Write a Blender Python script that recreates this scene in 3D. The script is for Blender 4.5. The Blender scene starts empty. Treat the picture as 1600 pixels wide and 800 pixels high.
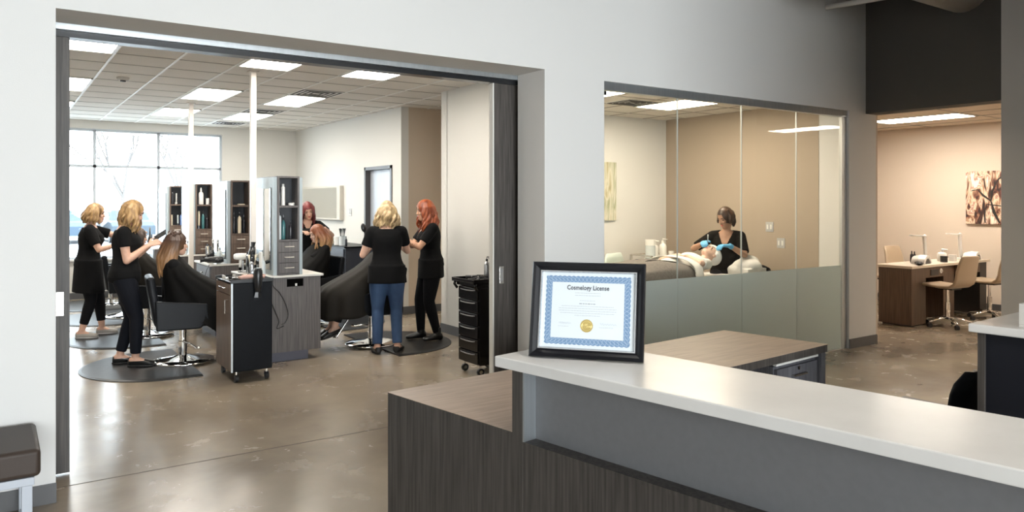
import bpy, bmesh, math, random
from mathutils import Vector as V, Matrix, Euler
R = math.radians
sc = bpy.context.scene
col = sc.collection
random.seed(7)

# ------------------------------------------------------------------ materials
MATS = {}
def mat(name, base, rough=0.5, metal=0.0, spec=0.5, noise=0.0, nscale=20, stretch=(1,1,1), base2=None,
        coat=0.0, sheen=0.0, bump=0.0, bscale=None, rvar=0.0, emit=None, estr=0.0, detail=4):
    if name in MATS: return MATS[name]
    m = bpy.data.materials.new(name); m.use_nodes = True
    nt = m.node_tree; b = nt.nodes['Principled BSDF']
    def s(k, v):
        if k in b.inputs: b.inputs[k].default_value = v
    c = (*base, 1)
    s('Base Color', c); s('Roughness', rough); s('Metallic', metal); s('Specular IOR Level', spec)
    s('Coat Weight', coat); s('Coat Roughness', 0.08); s('Sheen Weight', sheen)
    if emit: s('Emission Color', (*emit, 1)); s('Emission Strength', estr)
    tc = nt.nodes.new('ShaderNodeTexCoord'); mp = nt.nodes.new('ShaderNodeMapping')
    mp.inputs['Scale'].default_value = stretch
    nt.links.new(tc.outputs['Object'], mp.inputs['Vector'])
    nz = nt.nodes.new('ShaderNodeTexNoise'); nz.inputs['Scale'].default_value = nscale; nz.inputs['Detail'].default_value = detail
    nt.links.new(mp.outputs['Vector'], nz.inputs['Vector'])
    if base2 or noise:
        b2 = base2 or tuple(min(1, x*(1+noise)) for x in base)
        b1 = base if base2 else tuple(x*(1-noise) for x in base)
        r = nt.nodes.new('ShaderNodeValToRGB')
        r.color_ramp.elements[0].position = 0.34; r.color_ramp.elements[1].position = 0.66
        r.color_ramp.elements[0].color = (*b1, 1); r.color_ramp.elements[1].color = (*b2, 1)
        nt.links.new(nz.outputs['Fac'], r.inputs['Fac']); nt.links.new(r.outputs['Color'], b.inputs['Base Color'])
    if rvar:
        mr = nt.nodes.new('ShaderNodeMapRange'); mr.inputs['To Min'].default_value = max(0, rough-rvar); mr.inputs['To Max'].default_value = rough+rvar
        nt.links.new(nz.outputs['Fac'], mr.inputs['Value']); nt.links.new(mr.outputs['Result'], b.inputs['Roughness'])
    if bump:
        n2 = nt.nodes.new('ShaderNodeTexNoise'); n2.inputs['Scale'].default_value = bscale or nscale*3; n2.inputs['Detail'].default_value = 3
        nt.links.new(mp.outputs['Vector'], n2.inputs['Vector'])
        bp = nt.nodes.new('ShaderNodeBump'); bp.inputs['Strength'].default_value = bump; bp.inputs['Distance'].default_value = 0.01
        nt.links.new(n2.outputs['Fac'], bp.inputs['Height']); nt.links.new(bp.outputs['Normal'], b.inputs['Normal'])
    MATS[name] = m
    return m

def floor_mat():
    m = bpy.data.materials.new('polished_concrete'); m.use_nodes = True
    nt = m.node_tree; b = nt.nodes['Principled BSDF']; N = nt.nodes.new; L = nt.links.new
    tc = N('ShaderNodeTexCoord'); mp = N('ShaderNodeMapping'); L(tc.outputs['Object'], mp.inputs['Vector'])
    n1 = N('ShaderNodeTexNoise'); n1.inputs['Scale'].default_value = .8; n1.inputs['Detail'].default_value = 4; n1.inputs['Roughness'].default_value = .5
    n1.inputs['Distortion'].default_value = .6
    n2 = N('ShaderNodeTexNoise'); n2.inputs['Scale'].default_value = 3.2; n2.inputs['Detail'].default_value = 6; n2.inputs['Roughness'].default_value = .62; n2.inputs['Distortion'].default_value = .3
    L(mp.outputs[0], n1.inputs['Vector']); L(mp.outputs[0], n2.inputs['Vector'])
    mx = N('ShaderNodeMix'); mx.data_type = 'FLOAT'; mx.inputs[0].default_value = .17
    L(n1.outputs['Fac'], mx.inputs[2]); L(n2.outputs['Fac'], mx.inputs[3])
    r = N('ShaderNodeValToRGB'); e = r.color_ramp.elements
    e[0].position = .33; e[0].color = (.165,.132,.096,1); e[1].position = .74; e[1].color = (.37,.31,.232,1)
    x = r.color_ramp.elements.new(.5); x.color = (.255,.207,.153,1)
    L(mx.outputs[0], r.inputs['Fac']); L(r.outputs[0], b.inputs['Base Color'])
    mr = N('ShaderNodeMapRange'); mr.inputs['From Min'].default_value=.3; mr.inputs['From Max'].default_value=.7
    mr.inputs['To Min'].default_value = .19; mr.inputs['To Max'].default_value = .30
    L(n2.outputs['Fac'], mr.inputs['Value']); L(mr.outputs[0], b.inputs['Roughness'])
    b.inputs['Specular IOR Level'].default_value = .55
    bp = N('ShaderNodeBump'); bp.inputs['Strength'].default_value = .02; bp.inputs['Distance'].default_value = .004
    n3 = N('ShaderNodeTexNoise'); n3.inputs['Scale'].default_value = 5; n3.inputs['Detail'].default_value = 4
    L(mp.outputs[0], n3.inputs['Vector']); L(n3.outputs['Fac'], bp.inputs['Height']); L(bp.outputs[0], b.inputs['Normal'])
    return m

def glass_mat(name, tint=(1,1,1), refl_rough=0.0):
    m = bpy.data.materials.new(name); m.use_nodes = True
    nt = m.node_tree; nt.nodes.clear(); N = nt.nodes.new; L = nt.links.new
    o = N('ShaderNodeOutputMaterial'); t = N('ShaderNodeBsdfTransparent'); t.inputs[0].default_value = (*tint, 1)
    g = N('ShaderNodeBsdfGlossy'); g.inputs['Roughness'].default_value = refl_rough
    fr = N('ShaderNodeFresnel'); fr.inputs['IOR'].default_value = 1.35
    ge = N('ShaderNodeNewGeometry'); iv = N('ShaderNodeMath'); iv.operation='SUBTRACT'; iv.inputs[0].default_value=1; L(ge.outputs['Backfacing'], iv.inputs[1])
    mu = N('ShaderNodeMath'); mu.operation='MULTIPLY'; L(fr.outputs[0], mu.inputs[0]); L(iv.outputs[0], mu.inputs[1])
    mx = N('ShaderNodeMixShader'); L(mu.outputs[0], mx.inputs[0]); L(t.outputs[0], mx.inputs[1]); L(g.outputs[0], mx.inputs[2])
    L(mx.outputs[0], o.inputs[0]); return m

def frosted_mat():
    m = bpy.data.materials.new('frosted_film'); m.use_nodes = True
    nt = m.node_tree; nt.nodes.clear(); N = nt.nodes.new; L = nt.links.new
    o = N('ShaderNodeOutputMaterial')
    rf = N('ShaderNodeBsdfRefraction'); rf.inputs['Roughness'].default_value = .42; rf.inputs['IOR'].default_value = 1.08; rf.inputs['Color'].default_value = (.78,.86,.84,1)
    tl = N('ShaderNodeBsdfTranslucent'); tl.inputs[0].default_value = (.82,.87,.87,1)
    df = N('ShaderNodeBsdfDiffuse'); df.inputs[0].default_value = (.60,.66,.67,1)
    gl = N('ShaderNodeBsdfGlossy'); gl.inputs['Roughness'].default_value = .22; gl.inputs[0].default_value = (.8,.85,.85,1)
    a = N('ShaderNodeMixShader'); a.inputs[0].default_value = .35; L(rf.outputs[0], a.inputs[1]); L(tl.outputs[0], a.inputs[2])
    b = N('ShaderNodeMixShader'); b.inputs[0].default_value = .42; L(a.outputs[0], b.inputs[1]); L(df.outputs[0], b.inputs[2])
    c = N('ShaderNodeMixShader'); c.inputs[0].default_value = .10; L(b.outputs[0], c.inputs[1]); L(gl.outputs[0], c.inputs[2])
    L(c.outputs[0], o.inputs[0]); return m

def art_mat(name, cols, scale, distort, stretch, detail=3):
    m = bpy.data.materials.new(name); m.use_nodes = True
    nt = m.node_tree; b = nt.nodes['Principled BSDF']; N = nt.nodes.new; L = nt.links.new
    tc = N('ShaderNodeTexCoord'); mp = N('ShaderNodeMapping'); mp.inputs['Scale'].default_value = stretch
    L(tc.outputs['Object'], mp.inputs['Vector'])
    n = N('ShaderNodeTexNoise'); n.inputs['Scale'].default_value = scale; n.inputs['Detail'].default_value = detail; n.inputs['Distortion'].default_value = distort
    L(mp.outputs[0], n.inputs['Vector'])
    r = N('ShaderNodeValToRGB'); e = r.color_ramp.elements
    e[0].position, e[0].color = cols[0][0], (*cols[0][1],1); e[1].position, e[1].color = cols[-1][0], (*cols[-1][1],1)
    for p, c in cols[1:-1]:
        x = e.new(p); x.color = (*c,1)
    L(n.outputs['Fac'], r.inputs['Fac']); L(r.outputs[0], b.inputs['Base Color']); b.inputs['Roughness'].default_value = .5
    return m

# ------------------------------------------------------------------ mesh collector
class B:
    def __init__(s): s.bm = bmesh.new()
    def box(s, x0,x1,y0,y1,z0,z1, M=None):
        vs = [s.bm.verts.new(V((x,y,z)) if M is None else M @ V((x,y,z))) for x in (x0,x1) for y in (y0,y1) for z in (z0,z1)]
        for f in ((0,1,3,2),(4,6,7,5),(0,4,5,1),(2,3,7,6),(0,2,6,4),(1,5,7,3)): s.bm.faces.new([vs[i] for i in f])
        return s
    def prism(s, poly, z0, z1, M=None):
        f = (lambda v: v) if M is None else (lambda v: M @ v)
        lo = [s.bm.verts.new(f(V((p[0],p[1],z0)))) for p in poly]; hi = [s.bm.verts.new(f(V((p[0],p[1],z1)))) for p in poly]
        n = len(poly); s.bm.faces.new(lo[::-1]); s.bm.faces.new(hi)
        for i in range(n): s.bm.faces.new((lo[i],lo[(i+1)%n],hi[(i+1)%n],hi[i]))
        return s
    def rings(s, rings, cap0=True, cap1=True):
        rs = [[s.bm.verts.new(p) for p in r] for r in rings]
        n = len(rs[0])
        for a, b in zip(rs, rs[1:]):
            for i in range(n): s.bm.faces.new((a[i],a[(i+1)%n],b[(i+1)%n],b[i]))
        if cap0: s.bm.faces.new(rs[0][::-1])
        if cap1: s.bm.faces.new(rs[-1])
        return s
    def lathe(s, prof, c=(0,0,0), n=24, M=None):
        c = V(c); out = []
        for r, z in prof:
            out.append([(M @ p if M else p) + c for p in (V((max(r,1e-4)*math.cos(2*math.pi*i/n), max(r,1e-4)*math.sin(2*math.pi*i/n), z)) for i in range(n))])
        return s.rings(out)
    def cone(s, p0, p1, r0, r1=None, n=12):
        return s.tube([p0,p1],[r0, r0 if r1 is None else r1], n)
    def tube(s, pts, rad, n=10, flat=1.0, ref=None):
        pts = [V(p) for p in pts]
        if not hasattr(rad,'__len__'): rad = [rad]*len(pts)
        out = []; prev = None
        for i, p in enumerate(pts):
            d = (pts[min(i+1,len(pts)-1)] - pts[max(i-1,0)])
            d = d.normalized() if d.length > 1e-9 else V((0,0,1))
            if prev is None:
                a = V(ref) if ref else (V((0,0,1)) if abs(d.z) < .9 else V((1,0,0)))
                u = (a - d*a.dot(d)).normalized()
            else:
                u = (prev - d*prev.dot(d)); u = u.normalized() if u.length > 1e-6 else prev
            prev = u; w = d.cross(u)
            out.append([p + (u*math.cos(2*math.pi*k/n)*flat + w*math.sin(2*math.pi*k/n))*rad[i] for k in range(n)])
        return s.rings(out)
    def ell(s, c, r, M=None, n=16, m=10):
        c = V(c); r = (r,r,r) if not hasattr(r,'__len__') else r; out = []
        for j in range(m+1):
            t = math.pi*j/m; q = max(math.sin(t), 1e-3)
            ring = []
            for i in range(n):
                p = V((r[0]*q*math.cos(2*math.pi*i/n), r[1]*q*math.sin(2*math.pi*i/n), -r[2]*math.cos(t)))
                ring.append((M @ p if M else p) + c)
            out.append(ring)
        return s.rings(out)
    def limb(s, pts, rad, n=16):
        for (a,b,ra,rb) in zip(pts, pts[1:], rad, rad[1:]): s.cone(a,b,ra,rb,n)
        for p, r in zip(pts, rad): s.ell(p, r, n=n, m=8)
        return s
    def mesh(s, name):
        bmesh.ops.recalc_face_normals(s.bm, faces=s.bm.faces)
        me = bpy.data.meshes.new(name); s.bm.to_mesh(me); s.bm.free(); return me
    def build(s, name, m, parent=None, smooth=False, bev=0.0, loc=None, seg=2, sub=0, wn=False):
        me = s.mesh(name); o = bpy.data.objects.new(name, me); col.objects.link(o)
        if m: me.materials.append(m)
        if smooth: me.shade_smooth()
        if parent: o.parent = parent
        if loc: o.location = loc
        if bev:
            md = o.modifiers.new('bevel','BEVEL'); md.width = bev; md.segments = seg; md.limit_method = 'ANGLE'; md.angle_limit = R(40)
            if smooth or wn: md.harden_normals = False
        if sub:
            md = o.modifiers.new('sub','SUBSURF'); md.levels = sub; md.render_levels = sub
        return o

def rbox(x0,x1,y0,y1,z0,z1): return B().box(x0,x1,y0,y1,z0,z1)
def tag(o, label=None, cat=None, group=None, kind=None):
    if label: o['label'] = label
    if cat: o['category'] = cat
    if group: o['group'] = group
    if kind: o['kind'] = kind
    return o
def thing(name, label, cat, loc=(0,0,0), rz=0, group=None):
    o = bpy.data.objects.new(name, None); col.objects.link(o); o.empty_display_size = .1
    o.location = loc; o.rotation_euler = (0,0,R(rz)); return tag(o, label, cat, group)
def struct(name, b, m, **k): return tag(b.build(name, m, **k), kind='structure')
def kids(o): return [c for c in bpy.data.objects if c.parent == o]
def dup(o, loc=None, rz=None, label=None, parent=None):
    def cp(src, par):
        c = src.copy(); col.objects.link(c); c.parent = par
        for k in CH.get(src, kids(src)): cp(k, c)
        return c
    CH = {}
    c = cp(o, parent)
    if loc is not None: c.location = loc
    if rz is not None: c.rotation_euler = (0,0,R(rz))
    if label: c['label'] = label
    return c
def smooth_angle(o, a=40):
    o.data.shade_smooth()
    try: o.data.set_sharp_from_angle(angle=R(a))
    except Exception: pass
    return o
def remeshed(b, name, m, parent, voxel=.008, smooth=3, cut=None, fac=.5):
    me = b.mesh(name+'_src'); t = bpy.data.objects.new(name+'_src', me); col.objects.link(t)
    md = t.modifiers.new('r','REMESH'); md.mode = 'VOXEL'; md.voxel_size = voxel
    if smooth:
        sm = t.modifiers.new('s','SMOOTH'); sm.iterations = smooth; sm.factor = fac
    dg = bpy.context.evaluated_depsgraph_get()
    new = bpy.data.meshes.new_from_object(t.evaluated_get(dg)); bpy.data.objects.remove(t); bpy.data.meshes.remove(me)
    new.name = name
    if cut:
        bm = bmesh.new(); bm.from_mesh(new)
        kill = [f for f in bm.faces if cut(f.calc_center_median())]
        bmesh.ops.delete(bm, geom=kill, context='FACES'); bm.to_mesh(new); bm.free()
    new.materials.clear(); new.materials.append(m); new.shade_smooth()
    o = bpy.data.objects.new(name, new); col.objects.link(o)
    if parent: o.parent = parent
    return o
# ------------------------------------------------------------------ people
def ik(a, t, l1, l2, pole):
    a, t, pole = V(a), V(t), V(pole)
    d = t - a; L = min(d.length, (l1+l2)*.995); dn = d.normalized(); t2 = a + dn*L
    x = (l1*l1 - l2*l2 + L*L)/(2*L); h = math.sqrt(max(l1*l1 - x*x, 0))
    p = pole - a; p = p - dn*p.dot(dn); p = p.normalized() if p.length > 1e-5 else V((0,0,-1))
    return a + dn*x + p*h, t2

TORSO = [(-.24,.085,.075,0),(-.16,.135,.10,-.004),(-.04,.168,.113,-.008),(.08,.166,.110,-.004),(.22,.138,.095,0),(.36,.126,.089,.002),
         (.50,.134,.098,.008),(.62,.146,.112,.016),(.74,.152,.104,.010),(.84,.160,.086,0),(.92,.118,.070,-.004),(1.0,.058,.052,-.002)]
def torso(b, P, N, F, S, inf=0.0, s0=-9, s1=9, fat=1.0, hem=0.0, n=28, L=None):
    A = (N-P); L = A.length; A = A.normalized(); out = []
    for s, rx, ry, y in TORSO:
        if s < s0 or s > s1: continue
        k = 1 + (fat-1)*(1 if s < .8 else .3)
        h = hem*max(0,(.3-s))
        c = P + A*(s*L) + F*y
        out.append([c + S*math.cos(2*math.pi*i/n)*(rx*k+inf+h) + F*math.sin(2*math.pi*i/n)*(ry*k*(1.06 if fat>1.05 else 1)+inf+h) for i in range(n)])
    b.rings(out); return b
HEAD = [(-.116,.012,.018,.052),(-.108,.030,.034,.044),(-.092,.044,.050,.034),(-.066,.054,.066,.022),(-.035,.062,.079,.010),(0,.069,.087,.003),
        (.03,.0725,.092,0),(.06,.070,.089,-.003),(.085,.058,.074,-.006),(.102,.040,.052,-.007),(.113,.014,.020,-.007)]
def head_geo(b, H, F, U, S):
    n = 28; b.rings([[H + U*z + F*y + S*math.cos(2*math.pi*i/n)*rx + F*math.sin(2*math.pi*i/n)*ry for i in range(n)] for z,rx,ry,y in HEAD])
    M = Matrix((S,F,U)).transposed()
    b.ell(H + F*.098 + U*-.030, (.012,.014,.011), M)
    b.tube([H+F*.084+U*.012, H+F*.094+U*-.012, H+F*.100+U*-.028],[.007,.0085,.010],8)
    b.ell(H + F*.078 + U*-.088, (.018,.014,.014), M)                     # chin
    b.ell(H + F*.080 + U*-.060, (.022,.012,.014), M)
    for x in (-1,1):
        b.ell(H + S*x*.074 + F*-.006 + U*-.012, (.008,.017,.030), M)
        b.ell(H + S*x*.030 + F*.070 + U*-.030, (.020,.018,.016), M)      # cheek
        b.tube([H+S*x*.012+F*.088+U*.020, H+S*x*.032+F*.083+U*.024, H+S*x*.050+F*.070+U*.018],[.006,.007,.005],8)
def hand_geo(b, W, D, Nn, side, curl=.5, glove=0.0):
    D = D.normalized(); Nn = (Nn - D*Nn.dot(D)).normalized(); Sd = D.cross(Nn).normalized()*side
    n = 14; q = glove
    b.rings([[W + D*t + Sd*math.cos(2*math.pi*i/n)*(w+q) + Nn*math.sin(2*math.pi*i/n)*(h+q) for i in range(n)]
             for t,w,h in ((-.012,.024,.019),(.01,.026,.018),(.04,.034,.015),(.075,.038,.013),(.09,.034,.009))])
    for k,(off,ln) in enumerate(((.030,.066),(.010,.076),(-.010,.070),(-.029,.054))):
        p = W + D*.080 + Sd*off; d = D.copy(); pts=[p]
        for j in range(3):
            ang = curl*(.55+.25*j) + .10*k*curl
            d = (Matrix.Rotation(ang, 3, Nn.cross(D)) @ d) if False else (d*math.cos(ang) + Nn*math.sin(ang)).normalized()
            p = p + d*(ln*(.44,.32,.24)[j]); pts.append(p)
        b.limb(pts,[.0088+q,.0082+q,.0076+q,.0066+q], 8)
    p = W + D*.022 + Sd*.026; d1 = (Sd*.75 + D*.65 + Nn*.2).normalized(); d2 = (Sd*.25 + D*.95 + Nn*.35*curl).normalized()
    b.limb([p, p+d1*.038, p+d1*.038+d2*.030, p+d1*.038+d2*.052],[.012+q,.0105+q,.0092+q,.0075+q],8)

def hair_geo(b, H, F, U, S, length, wave=.012, vol=1.0, part=.01, seed=0, front=58, tight=False, flare=.0, nl=22, freq=30, push=0.0):
    rnd = random.Random(seed); M = Matrix((S,F,U)).transposed()
    b.ell(H + F*-.010 + U*.013, (.081*vol, .106*vol, .112*vol), M, 28, 18)
    b.ell(H + F*-.035 + U*-.02, (.070*vol, .062*vol, .080), M, 20, 12)
    DN = V((0,0,-1)) if not tight else -U
    for layer in range(2):
        for i in range(nl):
            ph = R(front) + (2*math.pi - 2*R(front))*(i + .5*layer)/(nl-1 + (.5 if layer else 0)) + rnd.uniform(-.05,.05)
            o = S*math.sin(ph) + F*math.cos(ph)         # ph=0 front, pi back
            ln = length*(1 - .13*layer)*(.88 + .18*rnd.random()) - .02*(1 if math.cos(ph) > .3 else 0)
            rr = (.079 + .008*layer)*vol
            top = H + U*(.106*vol) + S*part + F*(.02 if math.cos(ph) > .2 else -.015)
            pts = [top, H + U*.085 + o*rr*.62 + F*-.010, H + U*.030 + o*rr*(1.0 if abs(math.sin(ph))>.5 else 1.08) + F*-.012]
            base = pts[-1]; p0 = rnd.uniform(0, 6.28); K = 14; back = max(0,-math.cos(ph))
            tang = o.cross(U)
            for k in range(1,K+1):
                u = k/K; en = min(1, u*2.0); w = wave*math.sin(p0 + u*ln*freq)*en; w2 = wave*.9*math.cos(p0 + u*ln*freq)*en
                grow = (.010 + flare)*math.sin(min(1,u*1.25)*math.pi*.5) - .014*max(0,u-.7)/.3
                q = base + DN*(ln*u) + o*(grow + w2) + tang*w + F*(-.010*back*math.sin(u*2) - push*min(1,u*1.8)*(1 if math.cos(ph) < .5 else 0)) + o*push*.6*min(1,u*1.5)*abs(math.sin(ph))
                if math.cos(ph) > .2: q += S*math.copysign(.008*u, math.sin(ph))
                pts.append(q)
            r0 = .0155*vol*(1+.25*rnd.random())
            rad = [r0*.7, r0, r0*1.05] + [r0*(1.05 - .66*(k/K)**2) for k in range(1,K+1)]
            b.tube(pts, rad, 7, flat=.75)
    return b

def foot_geo(b, A, D, inf=0.0, ln=.235, heel=0.0, high=.06, wide=1.0):
    """A = ankle point, D = toe direction (unit, any tilt); sole lies .075 below the ankle"""
    D = D.normalized(); S = D.cross(V((0,0,1))); S = S.normalized() if S.length > .1 else V((1,0,0)); U = S.cross(D).normalized(); n = 16; out = []
    for t,w,h,zc in ((-.065,.016,.018,-.045),(-.052,.030,.036,-.04),(-.02,.036,.046,-.03),(.02,.036,.044,-.034),(.06,.038,.034,-.044),(.10,.043,.026,-.052),(.14,.042,.021,-.057),(.165,.032,.017,-.060),(.178,.016,.010,-.062)):
        t *= ln/.235
        c = A + D*t + U*(zc)
        out.append([c + S*math.cos(2*math.pi*i/n)*(w*wide+inf) + U*(max(math.sin(2*math.pi*i/n)*(h+inf), -.076-zc)) for i in range(n)])
    b.rings(out); return b

SKIN = lambda: mat('skin',(.60,.36,.26),.5,noise=.06,nscale=30)
def person(label, loc, rz, pelvis, neck, head, arms, legs, c, fat=1.0, scale=1.0, group=None, hidden_legs=False, front=None):
    """pelvis, neck: points. head: dict(c, F, U). arms: {side:(wrist, pole, handdir, palm, curl)}. legs: {side:(ankle, pole, toe)}. c: clothes"""
    root = thing('person', label, 'person', loc, rz, group); root.scale = (scale,)*3
    P, N = V(pelvis), V(neck); A = (N-P).normalized()
    F = V(front) if front else V((0,1,0)); F = (F - A*F.dot(A)).normalized(); S = F.cross(A).normalized()
    L = (N-P).length
    H = V(head['c']); hF = V(head['F']).normalized(); hU = V(head.get('U',(0,0,1))); hU = (hU - hF*hU.dot(hF)).normalized(); hS = hF.cross(hU).normalized()
    sk = c.get('skin') or SKIN()
    body = B(); torso(body, P, N, F, S, fat=fat); head_geo(body, H, hF, hU, hS)
    body.limb([P + A*L*.93, N + A*.01, H - hU*.070 - hF*.012],[.060,.048,.047])
    J = {}
    for sd, (w, pole, hd, palm, curl) in arms.items():
        sh = P + A*L*.86 + S*sd*.152*(1+(fat-1)*.4)
        el, wr = ik(sh, w, .27, .235, pole); J[sd] = (sh, el, wr)
        m1 = el + (wr-el)*.30
        body.limb([sh, sh+(el-sh)*.45, el, m1, wr],[.047*fat,.042*fat,.035,.036,.024])
        D = V(hd) if hd else (wr-el)
        hand_geo(body, wr + D.normalized()*.012, D, V(palm), sd, curl)
    K = {}
    for sd, (an, pole, toe) in legs.items():
        hp = P + S*sd*.085 - A*L*.08
        kn, an2 = ik(hp, an, .40, .385, pole); K[sd] = (hp, kn, an2, V(toe))
        m1 = kn + (an2-kn)*.33
        body.limb([hp, hp+(kn-hp)*.5, kn, m1, an2, an2-V((0,0,.01))],[.090*fat,.073*fat,.053,.052,.034,.034])
        foot_geo(body, an2, V(toe))
    remeshed(body, 'body', sk, root, .0075, 3)
    # face
    e = B()
    for x in (-1,1):
        B().ell(H+hS*x*.031+hF*.081+hU*.004, (.0135,.006,.0065), Matrix((hS,hF,hU)).transposed()).build('eye', mat('eye_dark',(.05,.03,.025),.25), root, smooth=True)
        B().tube([H+hS*x*.014+hF*.0935+hU*.023, H+hS*x*.032+hF*.089+hU*.029, H+hS*x*.052+hF*.074+hU*.023],[.003,.004,.002],6).build('eyebrow', c.get('brow') or mat('brow',(.08,.045,.03),.7), root, smooth=True)
    b = B(); Mh = Matrix((hS,hF,hU)).transposed()
    b.ell(H+hF*.0915+hU*-.055,(.021,.007,.0055),Mh); b.ell(H+hF*.091+hU*-.063,(.018,.007,.006),Mh)
    remeshed(b,'lips', mat('lips',(.45,.13,.11),.4), root, .003, 1)
    e.bm.free()
    # hair
    if c.get('hair'):
        h = dict(c['hair']); hm = h.pop('mat'); b = B(); hair_geo(b, H, hF, hU, hS, **h)
        if c.get('hair_extra'): c['hair_extra'](b, H, hF, hU, hS)
        bx = []
        def cutface(p, H=H, hF=hF, hU=hU, hS=hS):
            r = p - H; return r.dot(hF) > .040 and abs(r.dot(hS)) < .030 + max(0, .028*(1 - abs(r.dot(hU)+.01)/.075)) and r.dot(hU) < c.get('hairline',.052)
        remeshed(b, 'hair', hm, root, .0050, 1, cut=cutface)
    # top
    if c.get('top'):
        b = B(); tp = c['top']; hemk = 0 if tp.get('skirt') else tp.get('hem',.10)
        torso(b, P, N, F, S, inf=.013, s0=-.2 if tp.get('long',1) else -.05, s1=.93, fat=fat, hem=hemk)
        if tp.get('skirt'):
            zl = tp['skirt']; n = 28; bot = P - A*.10
            out = []
            for t in (0,.35,.7,1):
                cc = P + A*.05 - V((0,0,1))*(t*zl)
                out.append([cc + S*math.cos(2*math.pi*i/n)*(.171*fat + .014 + tp.get('bell',.022)*t + .006*math.sin(5*i*2*math.pi/n+1)*t) + F*math.sin(2*math.pi*i/n)*(.122*fat + .014 + tp.get('bell',.022)*t + .006*math.cos(4*i*2*math.pi/n)*t) for i in range(n)])
            b.rings(out)
        for sd,(sh,el,wr) in J.items():
            k = tp.get('sleeve', .55); en = sh + (el-sh)*k
            b.ell(sh,.060*(1+(fat-1)*.5)); b.cone(sh, en, .060*fat, .055*fat, 18)
            b.cone(P + A*L*.88 + S*sd*.06, sh, .062, .060, 16)
        vd = tp.get('v', .10)
        def vcut(p, P=P, A=A, L=L, F=F, S=S, vd=vd):
            r = p-P; t = r.dot(A) - (L*.93 - vd); return r.dot(F) > .0 and t > 0 and abs(r.dot(S)) < .010 + t*.48
        o = remeshed(b, tp.get('name','t_shirt'), tp['mat'], root, .0085, 3, cut=vcut if vd else None)
    # trousers
    if c.get('legs'):
        b = B(); lg = c['legs']
        torso(b, P, N, F, S, inf=.008, s0=-.3, s1=.12, fat=fat)
        for sd,(hp,kn,an,toe) in K.items():
            e2 = an + (kn-an)*lg.get('cuff',.06)
            m1 = kn + (an-kn)*.33
            b.limb([hp, hp+(kn-hp)*.5, kn, m1],[.104*fat,.087*fat,.066,.064],18); b.cone(m1, e2, .063, lg.get('w',.047), 18)
        remeshed(b, lg.get('name','trousers'), lg['mat'], root, .0085, 3)
    for sd,(hp,kn,an,toe) in K.items():
        s = c.get('shoes')
        if not s: continue
        b = B(); foot_geo(b, an, toe, inf=.007, high=.05)
        k = s.get('style','flat')
        if k == 'boot': b.cone(an-V((0,0,.03)), an+V((0,0,.07)), .047,.046,16); b.box(-.001,.001,-.001,.001,-.001,.001,Matrix.Translation(an)); 
        D = toe.normalized() if hasattr(toe,'normalized') else V(toe).normalized()
        Sx = D.cross(V((0,0,1))).normalized(); Ux = Sx.cross(D)
        if k == 'boot' or k == 'heel':
            b.cone(an - D*.035 - Ux*.05, an - D*.038 - Ux*.083, .024, .021, 12)
        topz = s.get('top', .028)
        def scut(p, an=an, D=D, Ux=Ux, k=k):
            if k == 'boot': return False
            r = p - an; return r.dot(Ux) > -.030 and -.05 < r.dot(D) < .085 or (r.dot(Ux) > -.012)
        shoe = remeshed(b, 'shoe', s['mat'], root, .005, 2, cut=scut)
        if s.get('sole'):
            b = B(); n=16; out=[]
            for z in (-.086,-.070):
                ring=[]
                for i in range(24):
                    a=2*math.pi*i/24; ring.append(an + D*(.055+.128*math.cos(a)) + Sx*(.045*math.sin(a)*(1.0 if math.cos(a)>-.2 else .82)) + Ux*z)
                out.append(ring)
            b.rings(out).build('sole', s['sole'], shoe, bev=.004)
    return root, J, K, H
# ------------------------------------------------------------------ palette
wallw = mat('wall_paint_white',(.66,.655,.64),.75,bump=.06,nscale=60,bscale=160)
walls_ = mat('wall_paint_salon',(.64,.625,.585),.75,bump=.05,nscale=60,bscale=160)
wallb = mat('wall_paint_beige',(.56,.46,.355),.75,bump=.05,nscale=60,bscale=160)
wallt = mat('wall_paint_taupe',(.36,.295,.235),.75,bump=.05,nscale=60,bscale=160)
walld = mat('wall_paint_dark',(.075,.068,.06),.8,bump=.05,nscale=60,bscale=160)
wallg = mat('wall_paint_grey',(.50,.48,.47),.75,bump=.05,nscale=60,bscale=160)
walln = mat('wall_paint_nail_room',(.58,.50,.42),.75,bump=.05,nscale=60,bscale=160)
baseg = mat('baseboard_vinyl',(.085,.085,.088),.45)
concrete = floor_mat()
tile = mat('ceiling_tile',(.70,.67,.62),.9,noise=.10,nscale=160,bump=.25,bscale=220)
tbar = mat('ceiling_t_bar',(.80,.79,.76),.45)
tgap = mat('ceiling_reveal',(.33,.31,.28),.7)
alu = mat('brushed_aluminium',(.46,.49,.51),.35,.85,noise=.05,nscale=40,stretch=(1,1,.05))
whitem = mat('white_metal',(.75,.75,.73),.4)
postm = mat('pole_paint',(.62,.57,.52),.4)
chrome = mat('chrome',(.80,.80,.80),.07,1.0)
nickel = mat('satin_nickel',(.62,.60,.57),.25,1.0)
black = mat('black_plastic',(.012,.013,.015),.3)
blackm = mat('black_laminate',(.003,.004,.006),.34,spec=.12,noise=.15,nscale=60)
leather = mat('black_vinyl',(.006,.007,.009),.40,spec=.14,bump=.08,nscale=120)
woodd = mat('dark_wood_laminate',(.034,.029,.026),.5,base2=(.080,.070,.062),nscale=9,stretch=(9,9,.35),detail=7,bump=.05)
woodg = mat('grey_wood_laminate',(.075,.067,.067),.45,base2=(.135,.122,.118),nscale=8,stretch=(9,9,.35),detail=7)
woodb = mat('brown_wood_laminate',(.075,.050,.038),.45,base2=(.160,.112,.085),nscale=8,stretch=(8,8,.35),detail=7)
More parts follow.
